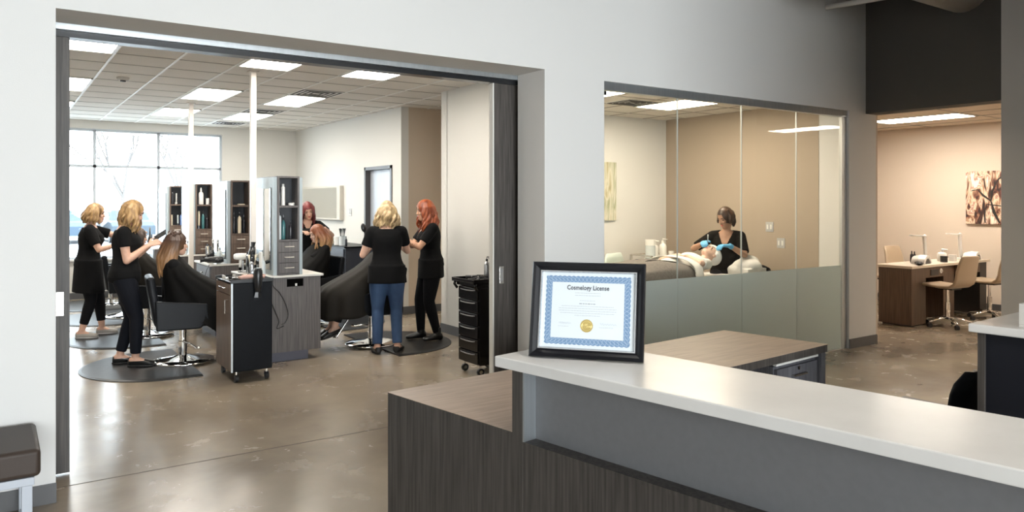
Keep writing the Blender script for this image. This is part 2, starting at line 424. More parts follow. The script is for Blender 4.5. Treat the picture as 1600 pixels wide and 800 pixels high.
woodt = mat('worktop_laminate_lit',(.33,.245,.185),.38,base2=(.44,.335,.26),nscale=7,stretch=(.7,9,1),detail=7)  # desk laminate made lighter: the bright wall's reflection put into the colour
quartz = mat('white_quartz',(.74,.725,.70),.24,noise=.03,nscale=5,spec=.4)
whitelam = mat('white_laminate',(.70,.68,.64),.3)
mirror = mat('mirror_glass',(.86,.89,.88),.02,1.0)
glass = glass_mat('clear_glass',(.95,.955,.93)); glassw = glass_mat('window_glass',(.97,.985,.985)); glasst = glass_mat('tinted_window_glass',(.60,.635,.65)); frost = frosted_mat()
lamp_w = mat('light_diffuser',(.9,.9,.88),.5,emit=(1.0,.93,.83),estr=21.0)
lamp_k = mat('light_diffuser_nail',(.9,.88,.82),.5,emit=(1.0,.89,.75),estr=44.0)
lamp_r = mat('light_diffuser_reception',(.9,.9,.88),.5,emit=(1.0,.94,.85),estr=34.0)
lamp_n = mat('light_diffuser_warm',(.9,.88,.82),.5,emit=(1.0,.86,.68),estr=24.0)

# ------------------------------------------------------------------ setting
struct('floor', rbox(-6,13.2,-10,15.2,-.12,0), concrete)
# saw cut joints in the slab
b = B(); b.box(-6,12.3,4.975,4.980,0,.0012); b.box(-1.6,4.8,10.9,10.905,0,.0012); b.box(4.05,4.055,-9,4.9,0,.0012)
struct('trim_1', b, mat('joint_dark',(.05,.042,.036),.8))
H1 = 4.4
YF, YB = 4.75, 5.12
struct('wall_left_of_opening', B().box(-3.5,.272,YF,YB,0,H1), wallw)
struct('wall_header', B().box(.272,3.577,YF,YB,2.67,H1), wallw)
struct('wall_between_openings', B().box(3.577,4.20,YF,YB,0,H1), wallw)
struct('wall_over_glass', B().box(4.20,7.79,YF,YB,2.635,H1), wallw)
struct('wall_right_pier', B().box(7.79,8.33,YF,YB,0,H1).box(7.80,8.33,YB,7.6,0,H1), wallw)
struct('wall_reception_right', B().box(8.12,8.33,-9,3.36,0,H1), wallg)
struct('wall_dark_header', B().box(8.12,8.33,3.36,YF,2.62,H1), walld)
struct('wall_reception_left', B().box(-3.6,-3.5,-9,5.12,0,H1), wallw)
struct('wall_reception_back', B().box(-3.6,-3.3,-9.1,-9,0,H1).box(4.4,8.33,-9.1,-9,0,H1).box(-3.3,4.4,-9.1,-9,3.3,H1), wallw)
struct('wall_added_light_block', B().box(4.62,4.72,-9,.62,0,H1), wallw)  # added out of view to shade the right end of the front wall
struct('ceiling_reception', B().box(-3.6,8.33,-9.1,YB,H1,H1+.1), mat('ceiling_dark',(.10,.095,.09),.9))
def winframe(n, xs, zs, y, dep, m, axis='y'):
    b = B(); f = .045
    def bx(a0,a1,z0,z1): b.box(a0,a1,y,y+dep,z0,z1) if axis=='y' else b.box(y,y+dep,a0,a1,z0,z1)
    for x in xs: bx(x-f/2,x+f/2,zs[0],zs[-1])
    for z in zs: bx(xs[0],xs[-1],z-f/2,z+f/2)
    o = struct(n, b, m)
    g = B(); (g.box(xs[0],xs[-1],y+dep*.45,y+dep*.55,zs[0],zs[-1]) if axis=='y' else g.box(y+dep*.45,y+dep*.55,xs[0],xs[-1],zs[0],zs[-1]))
    g.build('window_glass', glasst if n=='window_1' else glassw, o); return o
winframe('window_2', [-3.3,-1.37,.55,2.47,4.4], [.02,2.3,3.3], -9.08, .06, alu)
# salon shell
ZC = 3.0
struct('wall_salon_left', B().box(-1.7,-1.6,YB,14.55,0,ZC+.3), walls_)
struct('wall_salon_back', B().box(-1.7,-.62,14.45,14.6,0,ZC+.1).box(3.45,4.93,14.45,14.6,0,ZC+.1).box(-.62,3.45,14.45,14.6,2.86,ZC+.1).box(-.62,3.45,14.45,14.6,0,.66), walls_)
struct('wall_salon_right', B().box(4.83,4.95,11.14,14.45,0,ZC+.1).box(4.83,4.95,9.85,10.14,0,ZC+.1).box(4.83,4.95,10.14,11.14,2.17,ZC+.1), walls_)
struct('wall_alcove', B().box(4.95,6.4,9.85,9.97,0,ZC+.1).box(6.4,6.5,8.2,9.97,0,ZC+.1), wallb)
struct('wall_salon_block', B().prism([(4.20,YB),(4.44,YB),(4.74,5.46),(4.74,8.13),(4.61,8.13),(4.61,5.46)],0,ZC+.1).box(4.61,4.76,8.12,8.27,0,ZC+.1).box(4.76,6.5,8.12,8.27,0,ZC+.1), walls_)
winframe('window_1', [-.62,.40,1.39,2.38,3.43], [.68,2.23,2.84], 14.46, .09, mat('window_frame_grey',(.42,.46,.50),.45))
struct('trim_2', B().box(-.62,3.45,14.38,14.46,.64,.67), whitem)
# ceiling slab with tile field, T bars along depth and fine reveals across
struct('ceiling_salon', B().box(-1.7,6.5,YB,14.6,ZC,ZC+.08), tile)
b = B(); x = .912-.544*5
while x < 6.4: b.box(x-.012,x+.012,YB,14.45,ZC-.006,ZC-.0005); x += .544
struct('trim_3', b, tbar)
b = B(); y = 7.82-.572*4
while y < 14.4: b.box(-1.6,6.4,y-.006,y+.006,ZC-.004,ZC-.0003); y += .572
struct('trim_4', b, tgap)
# treatment room shell
ZT = 2.77
struct('wall_treatment_back', B().box(4.74,7.8,7.5,7.6,0,ZT), wallw)
struct('wall_treatment_right', B().box(7.785,7.80,YB,7.5,0,ZT), wallt)
struct('wall_treatment_left', B().box(4.741,4.755,5.48,7.5,0,ZT), wallw)
struct('ceiling_treatment', B().prism([(4.45,YB),(7.8,YB),(7.8,7.6),(4.75,7.6),(4.75,5.46)],ZT,ZT+.06), tile)
b = B()
for i in range(5): b.box(4.9+.61*i-.01,4.9+.61*i+.01,YB,7.5,ZT-.005,ZT-.0004)
for i in range(5): b.box(4.76,7.785,5.5+.55*i-.006,5.5+.55*i+.006,ZT-.004,ZT-.0003)
struct('trim_5', b, tgap)
# nail room shell
ZN = 2.82
struct('wall_nail_far', B().box(12.3,12.4,.5,7.6,0,ZN), walln)
struct('wall_nail_end', B().box(8.33,12.4,7.5,7.6,0,ZN).box(8.33,12.4,.4,.5,0,ZN), walln)
struct('wall_nail_near', B().box(8.33,8.36,YF,7.5,0,ZN).box(8.33,8.36,.5,3.36,0,ZN), walln)
struct('ceiling_nail', B().box(8.33,12.4,.4,7.6,ZN,ZN+.06), mat('ceiling_tile_warm',(.62,.54,.45),.9,noise=.10,nscale=160))
b = B()
for i in range(6): b.box(9.4+.61*i-.01,9.4+.61*i+.01,.5,7.5,ZN-.005,ZN-.0004)
for i in range(6): b.box(8.36,12.3,1.3+1.2*i-.008,1.3+1.2*i+.008,ZN-.005,ZN-.0003)
struct('trim_6', b, tgap)
# baseboards
struct('baseboard_front', B().box(-3.5,.275,YF-.012,YF,0,.105).box(3.577,4.2,YF-.012,YF,0,.105).box(7.79,8.342,YF-.012,YF,0,.105).box(8.33,8.342,YF-.012,YF+.2,0,.105), baseg)
struct('baseboard_right', B().box(8.108,8.12,-9,3.372,0,.105), baseg)
struct('baseboard_salon', B().box(4.598,4.61,5.50,8.282,0,.11).box(4.598,6.4,8.27,8.282,0,.11).box(4.84,6.4,9.838,9.85,0,.11).box(4.818,4.83,9.838,10.14,0,.11).box(4.818,4.83,11.14,14.45,0,.11).box(-1.6,4.83,14.438,14.45,0,.11), baseg)
struct('baseboard_nail', B().box(12.288,12.3,.5,7.5,0,.10).box(8.36,12.3,7.488,7.5,0,.10), baseg)
# ------------------------------------------------------------------ sliding doors, rail
rail = struct('door_rail', B().box(-.9,4.6,5.125,5.165,2.635,2.672), alu)
rail.name = 'trim_7'
struct('trim_8', B().box(-.9,4.6,5.17,5.27,2.60,2.70), black)
def pocket_door(n, x0, x1, hx):
    o = struct(n, rbox(x0,x1,5.19,5.235,.012,2.60), woodd)
    h = B().box(hx-.022,hx+.022,5.183,5.19,.945,1.09).build('door_pull', nickel, o, bev=.003)
    B().box(hx-.012,hx+.012,5.1822,5.1832,.965,1.07).build('pull_recess', mat('recess_grey',(.40,.40,.40),.35,.8), h)
    return o
pocket_door('door_1', -.88, .368, .318)
pocket_door('door_2', 3.385, 4.59, 3.46)
B().box(3.372,3.385,5.185,5.24,.012,2.60).build('door_edge_strip', walls_, bpy.data.objects['door_2'])
# hinged door in salon right wall
dr = struct('door_3', B().box(4.90,4.945,10.19,11.09,.01,2.12), mat('door_blue_grey',(.42,.46,.52),.35,noise=.04,nscale=6,stretch=(1,4,.3)))
b = B(); b.box(4.815,4.95,11.085,11.14,0,2.17).box(4.815,4.95,10.14,10.195,0,2.17).box(4.815,4.95,10.14,11.14,2.12,2.17)
b.build('door_frame', mat('door_frame_dark',(.055,.050,.048),.4), dr)
B().tube([(4.895,11.02,1.02),(4.84,11.02,1.02),(4.84,10.92,1.02)],[.012,.012,.010],10).ell((4.893,11.02,1.02),(.008,.028,.028)).build('door_handle', nickel, dr, smooth=True)

# ------------------------------------------------------------------ treatment room glass wall
gy = 4.80
hd = struct('window_4', B().box(4.20,7.79,gy-.03,gy+.03,2.565,2.635), alu)
struct('trim_9', B().box(4.20,7.70,gy-.02,gy+.02,0,.012).box(7.705,7.79,gy-.02,gy+.02,0,2.565), mat('glass_channel',(.55,.56,.55),.4,.3))
ex = [4.205,5.125,6.02,6.90,7.70]
for i in range(4):
    g = struct('glass_pane', B().box(ex[i]+.003,ex[i+1]-.003,gy-.005,gy+.005,.012,2.565), glass); g.name = 'window_%d'%(5+i)
    f = B().box(ex[i]+.003,ex[i+1]-.003,gy-.0075,gy-.0055,.012,.925).build('frosted_film', frost, g)
    if i: B().box(ex[i]-.004,ex[i]+.004,gy-.006,gy+.006,.012,2.565).build('edge_seal', mat('glass_edge',(.62,.66,.64),.25,.2), g)

# ------------------------------------------------------------------ ceiling lights, vents, detector, poles
def panel(loc, sx, sy, m, label, group):
    t = thing('ceiling_light', label, 'ceiling light', loc, 0, group)
    w = .022
    B().box(-sx/2,sx/2,-sy/2,-sy/2+w,-.012,0).box(-sx/2,sx/2,sy/2-w,sy/2,-.012,0).box(-sx/2,-sx/2+w,-sy/2,sy/2,-.012,0).box(sx/2-w,sx/2,-sy/2,sy/2,-.012,0).build('light_frame', whitem, t)
    B().box(-sx/2+w,sx/2-w,-sy/2+w,sy/2-w,-.009,-.002).build('diffuser', m, t)
    return t
rown = ['nearest','middle','farthest']; coln = ['left','centre','right']
for i, xc in enumerate((.64,2.272,3.35)):
    for j, yc in enumerate((7.248,10.108,12.40)):
        panel((xc,yc,ZC-.001),.53,1.13,lamp_w,f'flat ceiling light in the {coln[i]} column of salon lights, {rown[j]} row','salon ceiling lights')
panel((6.6,6.0,ZT-.001),.60,1.2,lamp_n,'ceiling light above the treatment bed, directly over the masked technician'.replace('masked ','seated '),'treatment room lights')
panel((5.15,5.9,ZT-.001),.60,1.2,lamp_n,'ceiling light at the left end of the treatment room','treatment room lights')
panel((10.9,5.55,ZN-.001),.60,1.25,lamp_k,'ceiling light over the nail desk, seen whole below dark header','nail room lights')
panel((10.9,2.2,ZN-.001),.60,1.25,lamp_k,'ceiling light at the near end of the nail room','nail room lights')
for (x,y,l) in ((1.9,1.2,'long suspended light over the reception counter'),):
    t = thing('linear_light', l, 'ceiling light', (x,y,3.35), -9.5)
    B().box(-.07,.07,-1.3,1.3,0,.06).build('light_housing', whitem, t); B().box(-.06,.06,-1.28,1.28,-.006,0).build('diffuser', lamp_r, t)
    for q in (-1.1,1.1): B().cone((0,q,.06),(0,q,1.045),.003).build('suspension_wire', nickel, t)
def vent(loc, sx, sy, label):
    t = thing('ceiling_vent', label, 'air vent', loc, 0, 'ceiling vents')
    B().box(-sx/2,sx/2,-sy/2,sy/2,-.006,0).build('vent_plate', whitem, t)
    dk = mat('vent_dark',(.06,.06,.06),.7)
    for k in range(4):
        f = 1-.22*k; hx, hy = sx/2*f-.02, sy/2*f-.02; w = .022
        b = B()
        for (a0,a1,b0,b1) in ((-hx,hx,-hy,-hy+w),(-hx,hx,hy-w,hy),(-hx,-hx+w,-hy,hy),(hx-w,hx,-hy,hy)): b.box(a0,a1,b0,b1,-.010,-.0062)
        b.build('slot', dk, t)
vent((3.35,9.25,ZC-.001),.54,.54,'square ceiling vent beside the middle right salon light')
vent((3.35,11.54,ZC-.001),.54,.50,'square ceiling vent just before the farthest right salon light')
vent((3.35,13.6,ZC-.001),.50,.45,'square ceiling vent nearest the salon back wall')
vent((6.05,6.35,ZT-.001),.5,.4,'ceiling vent left of the light inside the treatment room')
t = thing('smoke_detector','small round smoke detector on the salon ceiling','smoke detector',(1.17,9.3,ZC-.001))
B().lathe([(.065,0),(.065,-.012),(.05,-.03),(.0,-.032)]).build('detector_body', mat('detector_beige',(.45,.42,.38),.5), t, smooth=True)
B().lathe([(.03,-.032),(.028,-.045),(0,-.046)]).build('sensor', mat('vent_dark',(.06,.06,.06),.7), t, smooth=True)
for (x,y,w,l) in ((2.24,8.07,.056,'beige square pole beside the nearest styling tower'),(2.25,11.16,.06,'beige square pole beside the third styling tower')):
    t = thing('support_pole', l, 'pole', (x,y,0))
    B().box(-w/2,w/2,-w/2,w/2,.8795 if y < 9 else .003,ZC-.01).build('shaft', postm, t, bev=.004)
    B().box(-.05,.05,-.05,.05,ZC-.012,ZC-.001).build('ceiling_plate', postm, t)
# high duct and pipe in the reception
t = thing('air_duct','large round metal duct passing through the dark wall near the ceiling','duct',(0,0,0))
ductm = mat('duct_metal',(.62,.59,.55),.6,.1,noise=.06,nscale=30,stretch=(1,8,8))
B().tube([(6.0,3.70,3.80),(8.119,3.70,3.80)],.25,32,ref=(0,0,1)).build('duct_pipe', ductm, t, smooth=True)
B().lathe([(.252,0),(.262,0),(.262,.03),(.252,.03)],n=32,M=Matrix.Rotation(R(90),3,'Y'),c=(6.9,3.7,3.8)).build('seam_ring', ductm, t)
tag(B().tube([(7.35,4.745,3.71),(7.48,4.02,3.70)],.027,16).build('conduit_pipe', mat('pipe_paint',(.75,.72,.68),.5), smooth=True),'thin light pipe leaving the wall near the reception ceiling','pipe')
# wall plates
def plate(loc, ax, label, n=2):
    t = thing('light_switch', label, 'light switch', loc, 0)
    (B().box(-.006,0,-.055,.055,-.06,.06)).build('cover_plate', mat('plate_grey',(.40,.40,.41),.4), t, bev=.002)
    for k in (-1,1): B().box(-.011,-.006,k*.025-.011,k*.025+.011,-.028,.028).build('rocker', whitem, t)
plate((4.829,11.72,1.455),0,'grey double light switch left of the dark framed door')
plate((7.784,5.78,1.32),0,'small light switch on taupe treatment room wall, the higher of two')
plate((7.784,5.62,1.13),0,'small wall plate on taupe treatment room wall, the lower of two')
# ------------------------------------------------------------------ daylight & outside
w = bpy.data.worlds.new('sky'); sc.world = w; w.use_nodes = True
bg = w.node_tree.nodes['Background']; bg.inputs[0].default_value = (.94,.97,1,1); bg.inputs[1].default_value = 23
struct('ground_outside', rbox(-60,60,15.2,90,-.3,-.15), mat('lot_ground',(.62,.63,.64),.9,noise=.06,nscale=2)).name='floor_outside'
def portal(name, loc, rot, sx, sy):
    l = bpy.data.lights.new(name,'AREA'); l.shape='RECTANGLE'; l.size=sx; l.size_y=sy; l.cycles.is_portal = True
    o = bpy.data.objects.new(name,l); col.objects.link(o); o.location=loc; o.rotation_euler=[R(a) for a in rot]; return o
portal('daylight_salon_window',(1.4,14.40,1.76),(-90,0,0),4.05,2.16)
portal('daylight_reception_back',(.55,-8.99,1.66),(90,0,0),7.7,3.28)
# ------------------------------------------------------------------ camera
cd = bpy.data.cameras.new('camera'); cam = bpy.data.objects.new('camera', cd); col.objects.link(cam); sc.camera = cam
cd.sensor_width = 36; cd.lens = 36*1176/1600; cd.shift_y = -84/1600; cd.clip_start = .05; cd.clip_end = 300
cam.location = (0,0,1.62); cam.rotation_euler = (R(90),0,R(-34.5))
sc.view_settings.view_transform = 'Standard'; sc.view_settings.look = 'None'; sc.view_settings.gamma = 1; sc.view_settings.use_curve_mapping = False
sc.view_settings.exposure = 0.16
sc.cycles.max_bounces = 10; sc.cycles.diffuse_bounces = 5; sc.cycles.transparent_max_bounces = 12; sc.cycles.sample_clamp_indirect = 6
# ================================================================== reception furniture
def quad_top(b, poly, z0, z1): b.prism(poly, z0, z1)
a95 = R(9.5); U9 = V((math.sin(a95), -math.cos(a95), 0)); V9 = V((math.cos(a95), math.sin(a95), 0))
P0 = V((1.466,3.124,0))
def pt(s, d, base=P0): q = base + U9*s + V9*d; return (q.x, q.y)
desk = thing('reception_desk','large reception desk of dark streaked laminate with raised white counter','reception desk',(0,0,0))
ZD = .76; SC = .81      # SC: where the raised section begins along the front
b = B(); b.prism([pt(0,0),pt(0,.03),pt(SC,.03),pt(SC,0)],.0,ZD-.001)
b.build('front_panel', woodd, desk)
b = B(); b.prism([pt(.03,.0301),(1.99,3.144),(2.0,3.10),pt(.06,.0301)],.0,ZD-.03); b.build('end_panel', woodd, desk)
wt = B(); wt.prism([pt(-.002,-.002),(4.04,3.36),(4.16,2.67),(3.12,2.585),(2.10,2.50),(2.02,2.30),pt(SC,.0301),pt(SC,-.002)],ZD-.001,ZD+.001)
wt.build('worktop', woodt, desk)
wt = B(); wt.prism([(2.0,3.135),(4.035,3.356),(4.155,2.674),(3.12,2.59),(2.10,2.505)],ZD-.045,ZD-.001); wt.build('worktop_edge', woodd, desk)
# raised section: corner post, kick panel, recessed panel with ledge
Lr = 3.6
b = B(); b.prism([pt(SC,-.001),pt(SC,.10),pt(SC+.055,.10),pt(SC+.055,-.001)],0,1.005); b.build('corner_post', woodd, desk)
b = B(); b.prism([pt(SC+.055,0),pt(SC+.055,.10),pt(SC+Lr,.10),pt(SC+Lr,0)],0,.722); b.build('kick_panel', woodd, desk)
b = B(); b.prism([pt(SC+.055,-.001),pt(SC+.055,.10),pt(SC+Lr,.10),pt(SC+Lr,-.001)],.722,.734); b.build('ledge', woodd, desk)
b = B(); b.prism([pt(SC+.055,.062),pt(SC+.055,.10),pt(SC+Lr,.10),pt(SC+Lr,.062)],.734,1.005)
b.build('recessed_panel', mat('brushed_grey_panel',(.16,.162,.168),.5,.1,noise=.03,nscale=40), desk)
b = B(); b.prism([pt(SC+.0551,-.0005),pt(SC+.0551,.062),pt(SC+.062,.062),pt(SC+.062,-.0005)],.734,1.005); b.build('side_trim', alu, desk)
b = B(); b.prism([pt(SC,.40),pt(SC,.425),pt(SC+Lr,.425),pt(SC+Lr,.40)],ZD+.001,1.005); b.build('inner_panel', woodd, desk)
A = V((1.542,2.359,0))
def qa(s, d): q = A + U9*s + V9*d; return (q.x, q.y)
b = B(); b.prism([qa(0,0),qa(0,.46),qa(3.7,.46),qa(3.7,0)],1.005,1.045); b.build('counter_top', quartz, desk, bev=.004)
# drawer pedestal and end panel under the far return
def lp(o, ux, x, y): return o + ux*x + V((-ux.y, ux.x, 0))*y
ux = (V((4.16,2.67,0))-V((3.12,2.585,0))).normalized(); o = V((3.12,2.585,0))
def rect(x0,x1,y0,y1): return [tuple(lp(o,ux,x,y))[:2] for x,y in ((x0,y0),(x1,y0),(x1,y1),(x0,y1))]
dm = mat('blue_grey_laminate',(.065,.065,.073),.4,base2=(.12,.12,.132),nscale=9,stretch=(9,9,.4),detail=6)
b = B(); b.prism(rect(.985,1.035,.015,.60),0,ZD-.046); b.build('end_leg', dm, desk)
ped = B().prism(rect(.52,.975,.05,.58),.02,ZD-.075).build('drawer_unit', dm, desk)
B().prism(rect(.52,.975,.028,.05),ZD-.068,ZD-.056).build('pull_rail', whitelam, ped)
for k,(z0,z1) in enumerate(((ZD-.245,ZD-.09),(ZD-.42,ZD-.255),(.04,ZD-.43))):
    d = B().prism(rect(.53,.965,.030,.05),z0,z1).build('drawer', dm, ped)
    zc = (z0+z1)/2+.025; p0 = lp(o,ux,.68,.012); p1 = lp(o,ux,.82,.012)
    if k < 2:
        B().tube([p0+V((0,.018,zc)),p0+V((0,0,zc)),p1+V((0,0,zc)),p1+V((0,.018,zc))],.0055,8).build('handle', nickel, ped)
pl_ = lp(o,ux,.75,.028); B().lathe([(.011,0),(.011,.006),(.004,.007)],n=14,M=Matrix.Rotation(R(90),3,'X'),c=(pl_.x,pl_.y,ZD-.105)).build('lock', chrome, ped)
b = B(); b.prism(rect(.0,.51,.56,.58),.2,ZD-.05); b.build('modesty_panel', mat('dark_teal_panel',(.05,.075,.085),.5), desk)  # dark teal board closing the back of the kneehole

# ------------------------------------------------------------------ framed licence
FL = V((1.651,2.284,1.0455)); FR = V((1.913,1.954,1.0455)); X = (FR-FL); Wf = .424; X.normalize(); nrm = V((X.y,-X.x,0))   # nrm faces the camera side
if nrm.dot(V((-1,-1,0))) < 0: nrm = -nrm
al = R(11); Hf = .352
Yf = (V((0,0,1))*math.cos(al) - nrm*math.sin(al)); Zf = X.cross(Yf).normalized()
lic = thing('picture_frame','black framed certificate with blue border and gold seal on white counter','picture frame',tuple(FL))
lic.rotation_euler = Matrix((X,Yf,Zf)).transposed().to_euler()
blackf = mat('frame_black',(.005,.005,.007),.30,spec=.35)
def ring_profile(b, W, H, prof):
    """mitred frame: prof = list of (inset, height)"""
    loops = [[(i,i),(W-i,i),(W-i,H-i),(i,H-i)] for i,_ in prof]
    vs = [[b.bm.verts.new((x,y,h)) for x,y in lp_] for lp_,(_,h) in zip(loops,prof)]
    for a_, c_ in zip(vs, vs[1:]+vs[:1]):
        for k in range(4): b.bm.faces.new((a_[k],a_[(k+1)%4],c_[(k+1)%4],c_[k]))
    return b
ring_profile(B(), Wf, Hf, [(0,.0),(0,.020),(.004,.026),(.014,.024),(.024,.014),(.031,.012),(.031,0)]).build('moulding', blackf, lic)
ring_profile(B(), Wf, Hf, [(.031,.003),(.031,.014),(.035,.014),(.038,.008),(.038,.003)]).build('inner_lip', mat('silver_lip',(.62,.63,.65),.25,.9), lic)
B().box(.002,Wf-.002,.002,Hf-.002,-.003,.0025).build('backing_board', mat('backing_brown',(.06,.045,.035),.8), lic)
paper = B().box(.037,Wf-.037,.037,Hf-.037,.0028,.0042).build('certificate', mat('certificate_paper',(.64,.69,.72),.6), lic)
bl = mat('border_blue',(.15,.25,.40),.6); blw = mat('border_pale',(.38,.48,.60),.6)
cx, cy = Wf/2, Hf/2; ow, oh, bw = Wf/2-.055, Hf/2-.052, .021
def border_path(n, off=0.0):
    pts=[]; W2, H2 = ow+off, oh+off
    per = [(-W2,-H2),(W2,-H2),(W2,H2),(-W2,H2)]
    for k in range(4):
        x0,y0 = per[k]; x1,y1 = per[(k+1)%4]; L_ = math.hypot(x1-x0,y1-y0); m_ = int(L_/.0021)
        nx_, ny_ = (y1-y0)/L_, -(x1-x0)/L_
        for j in range(m_): t_=j/m_; pts.append((x0+(x1-x0)*t_, y0+(y1-y0)*t_, nx_, ny_))
    return pts
b = B(); pts = border_path(0)
outer = [b.bm.verts.new((cx+x+nx*.0032*abs(math.sin(i*.38)), cy+y+ny*.0032*abs(math.sin(i*.38)), .00435)) for i,(x,y,nx,ny) in enumerate(pts)]
sx, sy = (ow-bw)/ow, (oh-bw)/oh
inner = [b.bm.verts.new((cx+x*sx, cy+y*sy, .00435)) for x,y,_,_ in pts]; n = len(pts)
for i in range(n): b.bm.faces.new((outer[i],outer[(i+1)%n],inner[(i+1)%n],inner[i]))
b.build('blue_border', bl, paper)
b = B()
for ph in (0, math.pi):
    q = []
    for i,(x,y,nx,ny) in enumerate(pts):
        f = .5 + .42*math.sin(i*.42+ph); q.append(V((cx+x*(1+(sx-1)*f), cy+y*(1+(sy-1)*f), .0045)))
    for i in range(len(q)-1):
        p, r_ = q[i], q[i+1]; d = r_-p
        if d.length < .02:
            t_ = V((-d.y,d.x,0)).normalized()*.00065; b.bm.faces.new([b.bm.verts.new(v) for v in (p-t_,r_-t_,r_+t_,p+t_)])
b.build('border_scrollwork', blw, paper)
def text(s, x, y, size, m, parent, name, z=.0046, font_w=None, ext=.0002, bold=0.0):
    cu = bpy.data.curves.new(name,'FONT'); cu.body = s; cu.size = size; cu.align_x = 'CENTER'; cu.align_y = 'CENTER'; cu.extrude = ext; cu.offset = bold; cu.space_character = 1.05
    t_ = bpy.data.objects.new(name, cu); col.objects.link(t_)
    dg = bpy.context.evaluated_depsgraph_get(); me = bpy.data.meshes.new_from_object(t_.evaluated_get(dg)); bpy.data.objects.remove(t_)
    if font_w:
        xs = [v.co.x for v in me.vertices]; k = font_w/(max(xs)-min(xs))
        for v in me.vertices: v.co.x *= k
    me.materials.clear(); me.materials.append(m); o_ = bpy.data.objects.new(name, me); col.objects.link(o_); o_.parent = parent; o_.location = (x,y,z); return o_
ink = mat('ink_dark',(.03,.035,.05),.6); inkg = mat('ink_grey',(.36,.39,.44),.6)
# title drawn with strokes of two weights so that it has serifs like the print
text('Cosmelogy License', cx, cy+.083, .0235, ink, paper, 'title_text', font_w=.158, bold=.00045)
b = B()
# feet and caps of the upright letters
b.build('title_serifs', ink, paper) if False else b.bm.free()
def line(b, x0, x1, y, h, seed, gap=.0016):
    r_ = random.Random(seed); x = x0
    while x < x1:
        w_ = r_.uniform(.004,.012); w_ = min(w_, x1-x); b.box(x,x+w_,y-h/2,y+h/2,.0043,.0046); x += w_+gap
b = B()
for i,(y_,hw,h_) in enumerate(((.104,.020,.0010),(.064,.048,.0014),(.055,.048,.0014),(.036,.029,.0012),(.015,.098,.0013),(.0065,.108,.0013),(-.002,.108,.0013),(-.0105,.102,.0013),(-.019,.048,.0013),(-.061,.0,.001))):
    if hw: line(b, cx-hw, cx+hw, cy+y_, h_, i)
line(b, cx-.108, cx-.068, cy-.060, .0011, 31); line(b, cx+.046, cx+.098, cy-.060, .0011, 32)
b.build('printed_lines', inkg, paper)
b = B(); line(b, cx-.031, cx+.030, cy+.0245, .0026, 77, .0028); b.build('name_line', mat('ink_mid',(.20,.22,.26),.6), paper)
for (x0,x1,sd) in ((cx-.106,cx-.060,4),(cx+.048,cx+.110,9)):
    r_ = random.Random(sd); q = []
    for k in range(26):
        t_ = k/25; q.append((x0+(x1-x0)*t_, cy-.048+.0045*math.sin(k*1.7+r_.random())*(1-.5*t_)+r_.uniform(-.001,.001), .0046))
    B().tube(q,.00035,5).build('signature', mat('signature_ink',(.28,.32,.40),.6), paper)
gold = mat('gold_seal',(.62,.47,.16),.35,.6); n = 48; b = B()
vs = [b.bm.verts.new((cx-.0005+(.0245 if i%2 else .0228)*math.cos(2*math.pi*i/n), cy-.056+(.0245 if i%2 else .0228)*math.sin(2*math.pi*i/n), .0046)) for i in range(n)]
b.bm.faces.new(vs); se = b.build('gold_seal', gold, paper)
b = B()
for r_ in (.0185,.0165,.011): b.tube([(cx-.0005+r_*math.cos(2*math.pi*i/40), cy-.056+r_*math.sin(2*math.pi*i/40), .0047) for i in range(41)],.0005,6)
for i in range(10): a_=2*math.pi*i/10; b.cone((cx-.0005+.003*math.cos(a_),cy-.056+.003*math.sin(a_),.0047),(cx-.0005+.009*math.cos(a_),cy-.056+.009*math.sin(a_),.0047),.0012,.0003,5)
b.build('seal_relief', mat('gold_light',(.75,.62,.28),.3,.6), se)
B().box(Wf/2-.03,Wf/2+.03,.0,.26,-.0045,-.003, Matrix.Translation((0,0,0)) @ Matrix.Rotation(R(0),4,'X')).build('easel_plate', blackf, lic)
e0 = lic.matrix_world
B().tube([(Wf/2,.24,-.004),(Wf/2,.012,-.115)],[.012,.020],4,flat=.25).build('easel_leg', blackf, lic)

# ------------------------------------------------------------------ second desk on the right
t = thing('side_desk','black desk with thin white top at the right edge','desk',(0,0,0))
C0 = V((3.81,1.72,0)); u2 = V((math.sin(R(3)),-math.cos(R(3)),0)); v2 = V((math.cos(R(3)),math.sin(R(3)),0))
def q2(s,d): q = C0+u2*s+v2*d; return (q.x,q.y)
B().prism([q2(0,0),q2(0,.68),q2(1.9,.68),q2(1.9,0)],1.005,1.045).build('desk_top', quartz, t, bev=.006)
B().prism([q2(.03,.03),q2(.03,.66),q2(.06,.66),q2(.06,.03)],0,1.005).build('end_panel', woodd, t)
B().prism([q2(.0601,.045),q2(.0601,.07),q2(1.86,.07),q2(1.86,.045)],.02,1.005).build('front_panel', mat('black_panel',(.010,.011,.016),.35), t)
B().prism([q2(1.86,.03),q2(1.86,.66),q2(1.89,.66),q2(1.89,.03)],0,1.005).build('end_panel', woodd, t)
t = thing('document_tray','small white box standing on the white topped desk at right edge','box',(q2(.36,.22)[0],q2(.36,.22)[1],1.0455),-3)
B().box(-.18,.18,-.15,.15,0,.012).box(-.18,-.168,-.15,.15,.012,.11).box(.168,.18,-.15,.15,.012,.11).box(-.168,.168,.138,.15,.012,.11).box(-.168,.168,-.15,-.138,.012,.11).build('box_walls', whitelam, t, bev=.003)
